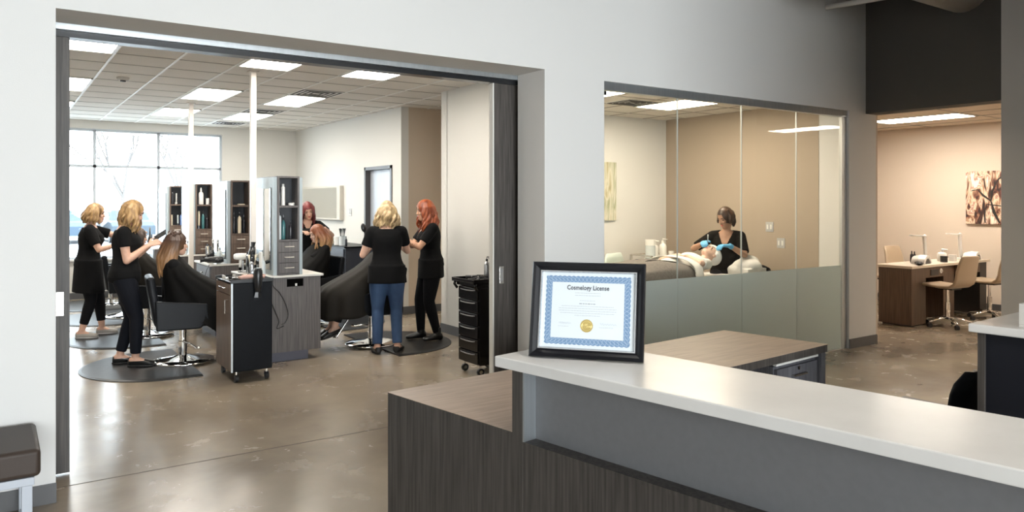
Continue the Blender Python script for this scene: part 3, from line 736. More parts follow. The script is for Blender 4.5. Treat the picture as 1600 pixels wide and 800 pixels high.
# black chair tucked in front of the side desk
t = thing('office_chair','black rounded chair back beside the black desk at right','chair',(4.30,1.96,0),0)
b = B()
prof = []
for j in range(9):
    z = .30+.42*j/8; w_ = .20*(1-.75*abs((j-4)/4)**5); y0 = -.02 - .05*(j/8)
    prof.append([V((w_*math.cos(2*math.pi*i/28)*1.0, y0-.10*(math.cos(2*math.pi*i/28))**2*-.4+.028*math.sin(2*math.pi*i/28), z)) for i in range(28)])
b.rings(prof).build('backrest', leather, t, smooth=True, bev=.0)
B().box(-.21,.21,.02,.44,.40,.46).build('seat', leather, t, bev=.02)
B().cone((0,.22,.40),(0,.22,.07),.028).build('gas_column', chrome, t)
for k in range(5):
    a_ = R(72*k); B().tube([(0,.22,.09),(.26*math.cos(a_),.22+.26*math.sin(a_),.075)],[.02,.014],8).build('base_arm', chrome, t)
    B().ell((.26*math.cos(a_),.22+.26*math.sin(a_),.032),(.03,.03,.03)).build('castor', black, t, smooth=True)
# ------------------------------------------------------------------ bench
t = thing('bench','dark brown cushioned bench with white metal frame at lower left','bench',(-.62,4.455,0))
cush = mat('brown_vinyl',(.045,.032,.025),.5,spec=.3,bump=.03,nscale=60)
b = B().box(-.80,.80,-.262,.262,.325,.455); c_ = b.build('cushion', cush, t, bev=.022, seg=4); smooth_angle(c_, 60)
wm = mat('bench_white_steel',(.42,.45,.50),.35)
for sx_ in (-1,1):
    for sy_ in (-1,1): B().box(sx_*.745-.022,sx_*.745+.022,sy_*.225-.022,sy_*.225+.022,.001,.285).build('leg', wm, t, bev=.003)
    B().box(sx_*.745-.02,sx_*.745+.02,-.203,.203,.001,.03).build('floor_rail', wm, t)
B().box(-.775,.775,-.25,.25,.285,.323).build('seat_frame', wm, t, bev=.003)
# ================================================================== salon furniture
def mat_floor(x, y, s, label):
    """D shaped anti-fatigue mat: flat side at x, bulging towards s"""
    t = thing('floor_mat', label, 'floor mat', (x,y,.0005), 0, 'D shaped salon floor mats')
    def outline(k):
        p = []; W_, D_ = .76*k+(k-1)*.0, .95
        for i in range(33):
            a_ = math.pi*i/32; p.append((s*(.22+ (D_-.22)*k*math.sin(a_)) if 0<i<32 else s*.22*1.0, -W_*math.cos(a_)))
        p = [(0,-W_)] + p + [(0,W_)]
        for i in range(13): a_ = math.pi/2 - math.pi*i/12; p.append((s*.0+s*.30*math.cos(a_)*k, .30*math.sin(a_)))
        return p if s > 0 else p[::-1]
    b = B(); o1, o2 = outline(1.0), outline(.965)
    lo = [b.bm.verts.new((x_,y_,0)) for x_,y_ in o1]; mi = [b.bm.verts.new((x_,y_,.006)) for x_,y_ in o1]; hi = [b.bm.verts.new((x_,y_,.016)) for x_,y_ in o2]
    n = len(lo); 
    for a_, c_ in ((lo,mi),(mi,hi)):
        for i in range(n): b.bm.faces.new((a_[i],a_[(i+1)%n],c_[(i+1)%n],c_[i]))
    b.bm.faces.new(hi); b.bm.faces.new(lo[::-1])
    b.build('mat_body', mat('mat_rubber',(.020,.020,.021),.42,spec=.35,noise=.2,nscale=30,bump=.05), t)
nth = ['nearest','second nearest','third','farthest']
LY = [8.17,10.0,11.85,13.45]; RY = [7.95,9.75,11.6]
for i,y in enumerate(LY): mat_floor(1.60, y, -1, f'dark D shaped floor mat left of the styling towers, {nth[i]} to the front')
mat_floor(3.50, RY[0], 1, 'dark D shaped floor mat right of the towers under the jeans wearer and redhead')
mat_floor(3.50, RY[1], 1, 'dark D shaped floor mat right of the towers, farther one')

# ---- styling chair, facing +Y
def salon_chair(label, loc, rz):
    t = thing('salon_chair', label, 'salon chair', loc, rz, 'hydraulic salon chairs')
    B().lathe([(.30,.0),(.30,.010),(.29,.018),(.20,.034),(.09,.05),(.055,.062),(.0,.064)],n=40).build('base_disc', chrome, t, smooth=True)
    smooth_angle(kids(t)[-1] if kids(t) else t) if False else None
    B().lathe([(.042,.055),(.042,.20),(.036,.205),(.036,.345),(.06,.35),(.06,.365),(0,.366)],n=24).build('hydraulic_column', chrome, t, smooth=False)
    B().tube([(.04,.0,.20),(.16,.06,.19),(.27,.10,.165),(.33,.12,.17)],[.010,.009,.009,.016],8).build('pump_lever', chrome, t, smooth=True)
    B().box(-.245,.245,-.22,.27,.365,.475).build('seat', leather, t, bev=.035, seg=4)
    M = Matrix.Translation((0,-.235,.42)) @ Matrix.Rotation(R(9),4,'X')
    B().box(-.24,.24,-.04,.035,-.03,.46,M).build('backrest', leather, t, bev=.03, seg=4)
    for s in (-1,1):
        b = B(); poly = [(-.26,.355),(.14,.355),(.22,.45),(.20,.60),(-.27,.645)]
        lo = [b.bm.verts.new((s*.25,y,z)) for y,z in poly]; hi = [b.bm.verts.new((s*.305,y,z)) for y,z in poly]
        b.bm.faces.new(lo); b.bm.faces.new(hi[::-1])
        for i in range(5): b.bm.faces.new((lo[i],lo[(i+1)%5],hi[(i+1)%5],hi[i]))
        b.build('armrest', leather, t, bev=.014, seg=3)
    f = B().tube([(-.13,.22,.37),(-.13,.30,.34),(-.13,.44,.14),(-.13,.49,.13)],.011,8).tube([(.13,.22,.37),(.13,.30,.34),(.13,.44,.14),(.13,.49,.13)],.011,8).tube([(-.17,.46,.135),(.17,.46,.135)],.014,8).build('footrest', chrome, t, smooth=True)
    return t
salon_chair('black salon chair holding the long haired customer in front', (1.57,8.17,.017), -96)
c2 = ['black salon chair with chrome base, second from front in left row','black salon chair in the left row, third from the front','black salon chair in the left row, nearest the window']
for i in (1,2,3): salon_chair(c2[i-1], (1.52,LY[i],.017), -86)
salon_chair('black salon chair under the cape wearing customer beside the jeans wearer', (3.53,RY[0],.017), 86)
salon_chair('black salon chair holding the red-blonde customer beyond the nearest tower', (3.50,RY[1],.017), 100)

# ---- styling station at origin: front face y=0, depth .80 (+Y), centred x
def station(label, y, nb):
    t = thing('styling_station', label, 'styling station', (2.465,y,0), 0, 'double sided styling stations')
    D = .80
    B().box(-.335,.335,.0,D,.10,.855).build('base_cabinet', woodg, t)
    B().box(-.28,.22,.05,D-.05,.0,.0995).build('toe_kick', mat('toe_kick_grey',(.10,.10,.13),.5), t)
    B().box(-.365,.365,-.012,D+.01,.856,.878).build('counter_top', whitelam, t, bev=.003)
    # outlet niche
    n_ = B().box(-.035,.165,-.004,-.0005,.745,.845).build('niche_frame', woodg, t)
    B().box(-.02,.15,-.0055,-.0042,.76,.838).build('niche_opening', mat('niche_black',(.003,.003,.003),1,spec=0), n_)
    B().box(.065,.085,-.009,-.0056,.765,.79).build('outlet_plug', whitem, n_)
    # tower
    x0,x1,z0,z1,w = -.112,.112,.879,1.885,.018
    tw = B().box(x0,x0+w,.0,D*.96,z0,z1).box(x1-w,x1,.0,D*.96,z0,z1).box(x0+w,x1-w,0,D*.96,z1-w,z1).box(x0+w,x1-w,.20,.215,z0,z1-w).box(x0+w,x1-w,0,.2,z0,z0+w).build('tower_cabinet', woodg if nb==0 else woodb, t)
    wd = woodg if nb==0 else woodb
    B().box(x0+w,x1-w,.192,.1995,1.24,1.867).build('back_panel', mat('tower_back_dark',(.016,.018,.023),.35), t)
    B().box(x0+w,x1-w,.003,.191,1.565,1.587).build('shelf', wd, t)
    B().box(x0+w,x1-w,.003,.191,1.222,1.240).build('shelf', wd, t)
    for k in range(3):
        za = .900+.107*k; d = B().box(x0+w*.3,x1-w*.3,-.014,-.0005,za,za+.103).build('drawer', wd, t)
        B().tube([(-.045,-.016,za+.055),(-.045,-.036,za+.055),(.045,-.036,za+.055),(.045,-.016,za+.055)],.005,8).build('handle', mat('handle_champagne',(.62,.58,.52),.35,.3), d)
    for s in (-1,1):
        xa, xb = (s*.113, s*.150)
        p = B().box(min(xa,xb),max(xa,xb),.02,D*.97,.879,1.875).build('mirror_panel', mat('panel_silver',(.36,.41,.43),.45,.25), t)
        B().box(min(xb,xb+s*.006),max(xb,xb+s*.006),.10,D*.87,.93,1.76).build('mirror', mirror, p)
        B().box(min(xb,xb+s*.009),max(xb,xb+s*.009),.085,.098,.93,1.77).build('mirror_edge', mat('edge_dark',(.05,.055,.06),.4), p)
        # low drawers on each side
        for k in range(2):
            d = B().box(min(s*.336,s*.350),max(s*.336,s*.350),.05,D-.05,.50+.175*k,.665+.175*k).build('side_drawer', mat('side_drawer_blue_grey',(.20,.21,.23),.35,noise=.1,nscale=12), t)
            B().lathe([(.010,0),(.007,.012),(.013,.02),(.0,.026)],n=12,M=Matrix.Rotation(R(90*s),3,'Y'),c=(s*.350,D*.5,.58+.175*k)).build('knob', nickel, d, smooth=True)
    return t
SY = [7.60,9.42,11.36,13.28]
sn = ['grey wood styling station with tower and mirrors nearest the sliding doors','brown styling tower station second from the front','brown styling tower station third from the front','brown styling tower station nearest the window']
for i in range(4): station(sn[i], SY[i], i)

# ---- bottles and jars
bm_white = mat('bottle_white',(.75,.74,.71),.35); bm_cream=mat('bottle_cream',(.66,.58,.44),.4); bm_dark=mat('bottle_dark',(.02,.02,.025),.2); bm_teal=mat('bottle_teal',(.05,.16,.17),.2)
bm_silver=mat('bottle_silver',(.55,.56,.58),.25,.9); bm_blue=mat('bottle_blue',(.12,.2,.42),.3); bm_clear=mat('bottle_clear',(.55,.60,.62),.15)
BOT = {}
def bottle(x,y,z,h,r,m,kind,label,cap=None,rz=0,nm=None):
    nm = nm or {'can':'spray_can','pump':'pump_bottle','jar':'product_jar','bot':'product_bottle','spray':'spray_bottle','tube':'product_tube'}[kind]
    t = thing(nm, label, 'jar' if kind=='jar' else 'bottle', (x,y,z+.0005), rz)
    cap = cap or bm_dark
    if kind == 'can':
        B().lathe([(r,0),(r,h*.82),(r*.8,h*.86),(r*.45,h*.88),(.0,h*.88)],n=16).build('can_body', m, t, smooth=False)
        B().lathe([(r*.62,h*.865),(r*.62,h*.98),(r*.5,h),(0,h)],n=16).build('cap', cap, t)
    elif kind == 'jar':
        B().lathe([(r,0),(r,h*.7),(r*.9,h*.72),(0,h*.72)],n=18).build('jar_body', m, t)
        B().lathe([(r*1.03,h*.721),(r*1.03,h),(0,h)],n=18).build('lid', cap, t)
    elif kind == 'tube':
        B().lathe([(r*.8,0),(r*.8,h*.18),(0,h*.18)],n=16).build('cap', cap, t)
        B().tube([(0,0,h*.181),(0,0,h*.5),(0,0,h)],[r*.95,r,r*.95],14,flat=.5).build('tube_body', m, t)
    else:
        B().lathe([(r*.95,0),(r,h*.02),(r,h*.62),(r*.75,h*.72),(r*.34,h*.76),(r*.34,h*.80),(0,h*.80)],n=18).build('bottle_body', m, t, smooth=True)
        B().lathe([(r*.42,h*.79),(r*.42,h*.88),(0,h*.885)],n=14).build('cap', cap, t)
        if kind in ('pump','spray'):
            B().tube([(0,0,h*.87),(0,0,h*.97),(0,-r*1.3,h*.955)],[r*.16,r*.2,r*.14],8).build('pump_head', cap, t)
            if kind=='spray': B().tube([(0,-r*.5,h*.93),(0,-r*.9,h*.84)],r*.12,6).build('trigger', cap, t)
        elif True:
            B().lathe([(r*.36,h*.8851),(r*.30,h),(0,h)],n=12).build('nozzle', cap, t)
    return t
tw_n = ['nearest tower','second tower','third tower','farthest tower']
L_, U_ = 1.2405, 1.5875
specs = {0:[(-.075,.05,U_,.24,.017,bm_dark,'bot','dark slim bottle, left on the upper shelf of the'),(-.035,.07,U_,.22,.02,bm_white,'can','white can on the upper shelf of the'),(.045,.05,U_,.025,.03,bm_white,'jar','flat white tin on the upper shelf of the'),
             (-.075,.06,L_,.28,.018,bm_clear,'can','pale tall can, left on the lower shelf of the'),(-.028,.08,L_,.25,.02,bm_teal,'bot','teal bottle on the lower shelf of the'),(.035,.05,L_,.20,.018,bm_dark,'pump','dark bottle with white label, right on the lower shelf of the')],
         1:[(.02,.05,U_,.02,.045,bm_cream,'jar','flat tin on the upper shelf of the'),(-.06,.07,L_,.26,.018,bm_dark,'pump','dark pump bottle, left on the lower shelf of the'),(.0,.05,L_,.27,.022,bm_cream,'pump','cream bottle with dark pump on the lower shelf of the'),(.065,.1,L_,.22,.02,bm_dark,'bot','dark bottle, right on the lower shelf of the')],
         2:[(-.03,.05,U_,.24,.034,bm_white,'bot','large white bottle on the upper shelf of the'),(.06,.05,U_,.09,.024,bm_white,'jar','small white jar on the upper shelf of the'),(-.06,.05,L_,.25,.03,bm_cream,'tube','cream tube, left on the lower shelf of the'),(.0,.06,L_,.27,.02,bm_teal,'bot','teal slim bottle on the lower shelf of the'),(.055,.07,L_,.20,.022,bm_dark,'bot','dark green bottle, right on the lower shelf of the')],
         3:[(-.06,.06,U_,.25,.02,bm_dark,'pump','dark pump bottle, left on the upper shelf of the'),(-.005,.05,U_,.18,.022,bm_white,'tube','white tube on the upper shelf of the'),(.02,.05,L_,.17,.024,bm_clear,'tube','pale tube on the lower shelf of the'),(.07,.06,L_,.22,.018,bm_blue,'bot','blue bottle, right on the lower shelf of the'),(-.07,.06,L_,.2,.012,bm_cream,'can','slim cream can, left on the lower shelf of the')]}
for i, lst in specs.items():
    for (dx,dy,z,h,r,m,k,l) in lst: bottle(2.465+dx, SY[i]+dy, z, h, r, m, k, l+' '+tw_n[i], cap=bm_white if m in (bm_white,) else bm_dark)
CT = .8785
def hair_dryer(name, label, loc, rot, parent=None):
    t = thing(name, label, 'hair dryer', loc, 0); t.rotation_euler = [R(a) for a in rot]
    B().tube([(-.10,0,0),(-.085,0,0),(-.02,0,0),(.05,0,0),(.11,0,0)],[.030,.038,.042,.034,.026],18).build('barrel', black, t, smooth=True)
    B().tube([(.108,0,0),(.16,0,0)],[.022,.034],4,flat=.3).build('nozzle', black, t)
    B().tube([(-.03,0,-.03),(-.045,0,-.10),(-.05,0,-.16)],[.020,.018,.016],12).build('handle', black, t, smooth=True)
    B().lathe([(.033,0),(.033,.004),(.0,.005)],n=16,M=Matrix.Rotation(R(-90),3,'Y'),c=(-.101,0,0)).build('air_intake', mat('intake_grey',(.12,.12,.12),.4,.5), t)
    return t
def cable(label, pts, r=.004):
    sp=[]; P_=[V(p) for p in pts]
    for i in range(len(P_)-1):
        p0=P_[max(i-1,0)];p1=P_[i];p2=P_[i+1];p3=P_[min(i+2,len(P_)-1)]
        for k in range(8):
            t_=k/8; sp.append(.5*((2*p1)+(p2-p0)*t_+(2*p0-5*p1+4*p2-p3)*t_*t_+(3*p1-p0-3*p2+p3)*t_**3))
    sp.append(P_[-1]); o_ = B().tube(sp,r,7).build('power_cord', black, smooth=True); return tag(o_, label, 'power cord')
def iron(name, label, loc, rot):
    t = thing(name, label, 'hair tool', loc, 0); t.rotation_euler=[R(a) for a in rot]
    B().tube([(-.14,0,0),(-.02,0,0),(0,0,0)],[.014,.017,.013],12).build('handle', black, t, smooth=True)
    B().tube([(0,0,0),(.13,0,0),(.14,0,0)],[.012,.012,.006],12).build('barrel', nickel, t, smooth=True)
    B().tube([(-.03,0,.018),(.0,0,.016),(.12,0,.014)],[.004,.006,.004],8).build('clamp', nickel, t)
    return t
def comb(name, label, loc, rot, m=None):
    t = thing(name, label, 'comb', loc, 0); t.rotation_euler=[R(a) for a in rot]; m = m or black
    B().box(-.10,.10,.0,.010,0,.004).build('spine', m, t)
    b = B()
    for k in range(30): b.box(-.008+.0035*k,-.0065+.0035*k,-.025,.0,.0005,.0035)
    b.build('teeth', m, t); return t
# things on the left counters of the stations
for i,(y,w_) in enumerate(((7.60,'nearest'),(9.42,'second'),(11.36,'third'))):
    X0 = 2.465-.26
    bottle(X0+.03,y+.10,CT,.20,.026,bm_clear,'pump',f'clear pump bottle on the left counter of the {w_} station',cap=whitem)
    bottle(X0-.01,y+.50,CT,.22,.022,bm_silver,'can',f'silver can on the left counter of the {w_} station')
    bottle(X0+.045,y+.60,CT,.17,.024,bm_white,'bot',f'white bottle on the left counter of the {w_} station')
    tj = thing('tool_holder', f'dark tool holder with brushes on the left counter of the {w_} station','tool holder',(X0-.02,y+.30,CT+.0005))
    B().lathe([(.040,0),(.042,.10),(.036,.10),(.034,.006),(0,.006)],n=18).build('cup', bm_dark, tj)
    for k in range(4):
        a_=k*1.6; B().tube([(.012*math.cos(a_),.012*math.sin(a_),.01),(.03*math.cos(a_),.03*math.sin(a_),.15),(.036*math.cos(a_),.036*math.sin(a_),.20)],[.006,.006,.013],8).build('brush', black if k%2 else bm_cream, tj, smooth=True)
hair_dryer('hair_dryer','black hair dryer lying on the second station counter',(2.18,9.50,CT+.05),(90,0,160))
hair_dryer('hair_dryer','black hair dryer upright by the nearest station mirror',(2.19,7.95,CT+.17),(0,-80,30))
cable('black cord hanging from the nearest station niche to the floor side',[(2.25,7.585,.872),(2.20,7.57,.80),(2.28,7.575,.62),(2.33,7.575,.50),(2.36,7.575,.42),(2.34,7.575,.35),(2.41,7.575,.37)])
cable('black cord looping in front of the nearest station cabinet',[(2.30,7.575,.865),(2.30,7.565,.78),(2.37,7.57,.70),(2.43,7.57,.58),(2.45,7.57,.47),(2.42,7.57,.40),(2.38,7.57,.385)])
cable('black cord on the second station side beside the drawers',[(2.10,9.40,.88),(2.06,9.38,.80),(2.04,9.39,.70),(2.06,9.395,.60)])
for (x_,y_,l_) in ((2.235,9.56,'tall black iron standing upright at the second station mirror'),(2.20,9.66,'second upright iron at the second station mirror, farther back')):
    i_ = iron('curling_iron', l_, (x_,y_,CT+.155),(0,-90,40))
t = thing('white_hair_dryer','white hair dryer in its stand on the nearest station counter','hair dryer',(2.175,8.22,CT+.0005),0)
B().lathe([(.05,0),(.05,.012),(.012,.02),(.010,.12),(0,.12)],n=20).build('stand', bm_silver, t, smooth=False)
B().tube([(-.09,0,.165),(-.07,0,.165),(-.01,0,.165),(.07,0,.165),(.12,0,.165)],[.026,.034,.036,.028,.022],16).build('barrel', bm_white, t, smooth=True); B().tube([(-.02,0,.135),(-.03,0,.05)],[.017,.014],10).build('handle', bm_white, t, smooth=True)
# reddish tool and bottle in a caddy, white tube by nearest mirror
bottle(2.215,7.70,CT,.24,.032,bm_white,'tube','tall white tube leaning by the nearest mirror')
# ---- trolley with wood front (front faces -X)
t = thing('salon_trolley','tall wheeled trolley with wood front and black side panel','trolley',(1.925,7.215,0))
B().box(-.175,.175,-.275,.275,.10,.895).build('trolley_body', blackm, t, bev=.006)
wd = woodb
B().box(-.190,-.176,-.270,.270,.79,.885).build('drawer', wd, t)
B().box(-.190,-.176,-.270,.270,.105,.783).build('door', wd, t)
B().box(-.192,-.176,-.279,-.272,.10,.892).build('edge_strip', alu, t)
o1 = kids(t)
B().tube([(-.190,-.08,.84),(-.212,-.08,.84),(-.212,.08,.84),(-.190,.08,.84)],.006,8).build('drawer_handle', nickel, t)
B().tube([(-.190,-.175,.74),(-.218,-.175,.74),(-.218,-.175,.62),(-.190,-.175,.62)],.006,8).build('door_handle', nickel, t)
B().box(-.195,.18,-.28,.28,.896,.905).box(-.195,.18,-.28,-.272,.905,.925).box(-.195,.18,.272,.28,.905,.925).box(.172,.18,-.272,.272,.905,.925).build('tool_tray', black, t)
for sx_ in (-1,1):
    for sy_ in (-1,1):
        c_ = B().tube([(sx_*.135-.014,sy_*.235,.036),(sx_*.135+.014,sy_*.235,.036)],.034,18).build('castor', black, t, smooth=False)
        B().cone((sx_*.135,sy_*.235,.06),(sx_*.135,sy_*.235,.10),.012).build('castor_stem', nickel, c_)
dr_ = hair_dryer('hair_dryer','black hair dryer hanging on the wood front trolley side',(1.96,6.905,.92),(0,90,90))
dr_.rotation_euler = (R(0),R(90),R(-90))
comb('styling_comb','black comb lying on the wood front trolley',(1.85,7.15,.9075),(0,0,30)); comb('styling_comb','black comb across the far end of the wood front trolley',(1.93,7.38,.9075),(0,0,80))
iron('curling_iron','curling iron with pale barrel on the wood front trolley',(1.92,7.08,.925),(0,0,160)); iron('flat_iron','hair iron at the back of the wood front trolley',(1.90,7.28,.925),(0,0,35))
tg = thing('hair_clips_box','small white tray beside the tools on the wood front trolley','tray',(1.815,7.33,.9055)); B().box(-.05,.05,-.06,.06,0,.008).box(-.05,-.046,-.06,.06,.008,.03).box(.046,.05,-.06,.06,.008,.03).build('tray_body', whitelam, tg)
bottle(2.03,7.36,.9055,.19,.022,bm_silver,'spray','silver spray bottle at the rear of the wood front trolley')
tg = thing('towel','pinkish folded cloth on the wood front trolley','towel',(1.93,7.00,.926))
remeshed(B().box(-.11,.11,-.045,.045,.0,.022).box(-.08,.12,-.03,.05,.02,.034),'cloth',mat('pink_cloth',(.42,.26,.22),.8),tg,.006,5)
# ---- black trolley near the right sliding door (front faces -X)
t = thing('black_trolley','tall narrow glossy black drawer trolley beside the right sliding door','trolley',(3.86,6.085,0))
gb = mat('gloss_black',(.004,.004,.005),.20)
B().box(-.165,.17,-.18,.18,.10,.83).build('trolley_frame', gb, t, bev=.01)
for k in range(6):
    z0 = .112+.119*k; h_ = .113
    d = B().box(-.185,-.166,-.172,.172,z0,z0+h_).build('drawer', gb, t, bev=.006)
    B().tube([(-.187,-.13,z0+h_*.83),(-.200,-.10,z0+h_*.80),(-.203,0,z0+h_*.78),(-.200,.10,z0+h_*.80),(-.187,.13,z0+h_*.83)],.006,8).build('drawer_lip', mat('gloss_grey',(.25,.25,.26),.2,.3), d, smooth=True)
b = B(); b.box(-.245,.18,-.20,.20,.868,.880)
for q in ((-.245,-.235,-.20,.20),(.17,.18,-.20,.20),(-.235,.17,-.20,-.19),(-.235,.17,.19,.20)): b.box(*q,.880,.905)
b.build('top_tray', gb, t, bev=.004)
B().box(-.20,.165,-.185,.185,.831,.867).build('tray_support', gb, t, bev=.004)
B().tube([(-.19,-.187,.80),(-.22,-.187,.84),(-.21,-.187,.865)],.014,8).build('bracket', gb, t, smooth=True); B().tube([(-.19,.187,.80),(-.22,.187,.84),(-.21,.187,.865)],.014,8).build('bracket', gb, t, smooth=True)
for sx_ in (-1,1):
    for sy_ in (-1,1):
        c_ = B().tube([(sx_*.13,sy_*.14-.012,.036),(sx_*.13,sy_*.14+.012,.036)],.035,18).build('castor', black, t)
        B().tube([(sx_*.13,sy_*.14-.0125,.036),(sx_*.13,sy_*.14+.0125,.036)],.018,12).build('hub', nickel, c_); B().cone((sx_*.13,sy_*.14,.07),(sx_*.13,sy_*.14,.10),.010).build('castor_stem', nickel, c_)
bottle(3.868,6.05,.8805,.225,.028,bm_silver,'spray','silver spray bottle on the glossy black trolley',rz=60)
iron('curling_iron','curling iron lying on the glossy black trolley',(3.76,6.03,.898),(0,0,60)); iron('flat_iron','hair iron crossing the glossy black trolley tray',(3.84,6.13,.905),(0,0,-40))
comb('styling_comb','black comb standing in the glossy black trolley tray',(3.90,5.98,.93),(0,-80,20))
cable('black cord coiled on the glossy black trolley',[(3.72,6.15,.89),(3.70,6.05,.90),(3.78,5.97,.925),(3.86,6.0,.92),(3.84,6.1,.90),(3.76,6.14,.915),(3.72,6.08,.91)],.005)

# ---- wall mirror with deep rim and storage cabinet on the right salon wall
t = thing('wall_mirror','wide shallow wall mirror with pale rim on right salon wall','mirror',(4.829,12.95,1.62))
B().box(-.07,0,-.93,.93,-.30,.28).build('mirror_rim', mat('rim_cream',(.55,.52,.46),.5), t, bev=.004)
B().box(-.073,-.0705,-.80,.90,-.27,.25).build('mirror', mirror, t)
t = thing('storage_cabinet','dark blue-black cabinet with pale top against right salon wall','cabinet',(4.52,11.45,0))
B().box(-.20,.29,-.75,.95,.08,.93).build('cabinet_body', mat('navy_laminate',(.018,.022,.035),.35), t)
B().box(-.23,.30,-.80,.98,.931,.955).build('cabinet_top', blackm, t)
B().box(-.16,.28,-.70,.9,0,.08).build('plinth', black, t); B().box(-.2,.29,-.775,-.751,0,.93).build('end_panel', mat('navy_end',(.016,.020,.032),.45), t)
for k in range(3):
    d = B().box(-.216,-.201,-.73+.56*k,-.19+.56*k,.10,.915).build('door', mat('navy_laminate',(.018,.022,.035),.35), t); B().tube([(-.217,-.24+.56*k,.80),(-.235,-.24+.56*k,.80),(-.235,-.24+.56*k,.68),(-.217,-.24+.56*k,.68)],.005,8).build('handle', nickel, d)
zc_ = .9555
tj = thing('tool_holder','clear jar of black combs on the dark cabinet by right wall','tool holder',(4.42,11.05,zc_)); B().lathe([(.05,0),(.05,.14),(.045,.14),(.045,.006),(0,.006)],n=20).build('jar_body', bm_clear, tj)
for k in range(6): a_=k; B().tube([(.015*math.cos(a_),.015*math.sin(a_),.01),(.035*math.cos(a_),.035*math.sin(a_),.18),(.045*math.cos(a_),.045*math.sin(a_),.26)],[.006,.008,.020],8,flat=.4).build('comb', black, tj)
bottle(4.40,11.22,zc_,.13,.045,bm_white,'jar','white jar in the middle of the dark cabinet top',cap=bm_white); bottle(4.38,10.80,zc_,.15,.018,bm_dark,'bot','small dark bottle at the near end of the dark cabinet top')
bottle(4.45,11.6,zc_,.16,.04,bm_cream,'jar','cream jar at the far part of the dark cabinet top',cap=bm_white)
# ---- back counter under the window on the left
t = thing('wash_counter','low dark cabinet run with black top under the salon window','cabinet',(-.10,12.6,0))
B().box(-.9,.40,-.28,.28,.08,.80).build('cabinet_body', woodg, t); B().box(-.93,.43,-.31,.30,.801,.84).build('cabinet_top', blackm, t); B().box(-.86,.37,-.22,.25,0,.08).build('plinth', black, t)
for k in range(3): B().box(-.88+.425*k,-.47+.425*k,-.296,-.281,.10,.78).build('door', woodg, t)
bottle(.05,12.5,.8405,.22,.03,bm_white,'pump','white pump bottle on the cabinet under the salon window'); bottle(.22,12.55,.8405,.15,.035,bm_clear,'jar','pale jar on the cabinet under the salon window')
# ---- cars and bare trees outside
def car(name, label, x, y, rz, paint):
    t = thing(name, label, 'car', (x,y,-.15), rz, 'parked cars outside the salon window')
    b = B(); prof = [(-2.2,.35),(-2.25,.75),(-1.9,.92),(-1.25,.98),(-.6,1.40),(.7,1.44),(1.45,1.02),(2.15,.88),(2.25,.55),(2.2,.32)]
    rows=[]
    for yy,k in ((-.86,.0),(-.80,.0),(.80,.0),(.86,.0)):
        rows.append([V((px_, yy*(1 if pz<1.0 else .80), pz if abs(yy)<.83 else pz*.97)) for px_,pz in prof])
    b.rings(rows).build('car_body', paint, t, bev=.06, seg=3)
    B().prism([(-1.15,1.0),(-.58,1.33),(.66,1.37),(1.3,1.03)],-.79,.79,Matrix.Rotation(R(90),4,'X')).build('window_band', mat('car_glass',(.035,.05,.065),.2,spec=.2), t)
    for sx_ in (-1.35,1.38):
        for sy_ in (-.84,.70): B().tube([(sx_,sy_,.33),(sx_,sy_+.16,.33)],.33,24).build('wheel', black, t)
    return t
car('car','pale blue parked car seen through left part of salon window',2.75,38.5,88,mat('car_blue',(.06,.085,.115),.4,spec=.1)); car('car','grey-blue parked car seen between the two left stylists',4.9,38.3,92,mat('car_grey',(.065,.082,.10),.4,spec=.1))
def tree(x,y,h,seed,label):
    r_=random.Random(seed); b=B()
    def br(p,d,l,r,dep):
        q=p+d*l; b.cone(p,q,r,r*.65,6)
        if dep>0:
            for k in range(3 if dep>1 else 4): br(q,(d+V((r_.uniform(-.8,.8),r_.uniform(-.8,.8),r_.uniform(-.1,.4)))).normalized(),l*r_.uniform(.55,.75),r*.6,dep-1)
    br(V((0,0,-.15)),V((0,0,1)),h*.30,.09,5)
    o_=b.build('bare_tree',mat('bark_grey',(.14,.13,.125),.95,spec=.1)); o_.location=(x,y,0); tag(o_,label,'tree',group='bare trees outside')
tree(3.9,31,6.5,3,'bare tree outside right of the second window mullion'); tree(-.4,33,6,8,'bare tree outside behind the far left stylist'); tree(6.4,34,7,5,'bare tree outside at the right end of salon window')
# ================================================================== treatment room
sheet = mat('white_sheet',(.72,.71,.69),.85,bump=.15,nscale=14); greyb = mat('grey_blanket',(.16,.145,.135),.95,noise=.15,nscale=50,bump=.05,bscale=30)
BX, BY = 6.05, 5.71
t = thing('treatment_bed','treatment bed behind the frosted glass with white sheet','bed',(BX,BY,0))
B().box(-1.0,.92,-.33,.33,.70,.80).build('mattress', sheet, t, bev=.03, seg=4)
B().box(-.98,.90,-.30,.30,.64,.699).build('bed_frame', whitem, t)
for sx_ in (-.8,.7): 
    for sy_ in (-.24,.24): B().box(sx_-.03,sx_+.03,sy_-.03,sy_+.03,.001,.64).build('leg', whitem, t)
t = thing('pillow','white folded towels piled behind the head of the lying person','pillow',(7.0,5.50,.80))
remeshed(B().ell((0,0,.10),(.17,.16,.09)).ell((.07,.03,.13),(.12,.12,.09)).ell((-.06,.05,.06),(.14,.14,.07)).box(-.16,.16,-.14,.14,.002,.08),'pillow_cover',sheet,t,.01,6)
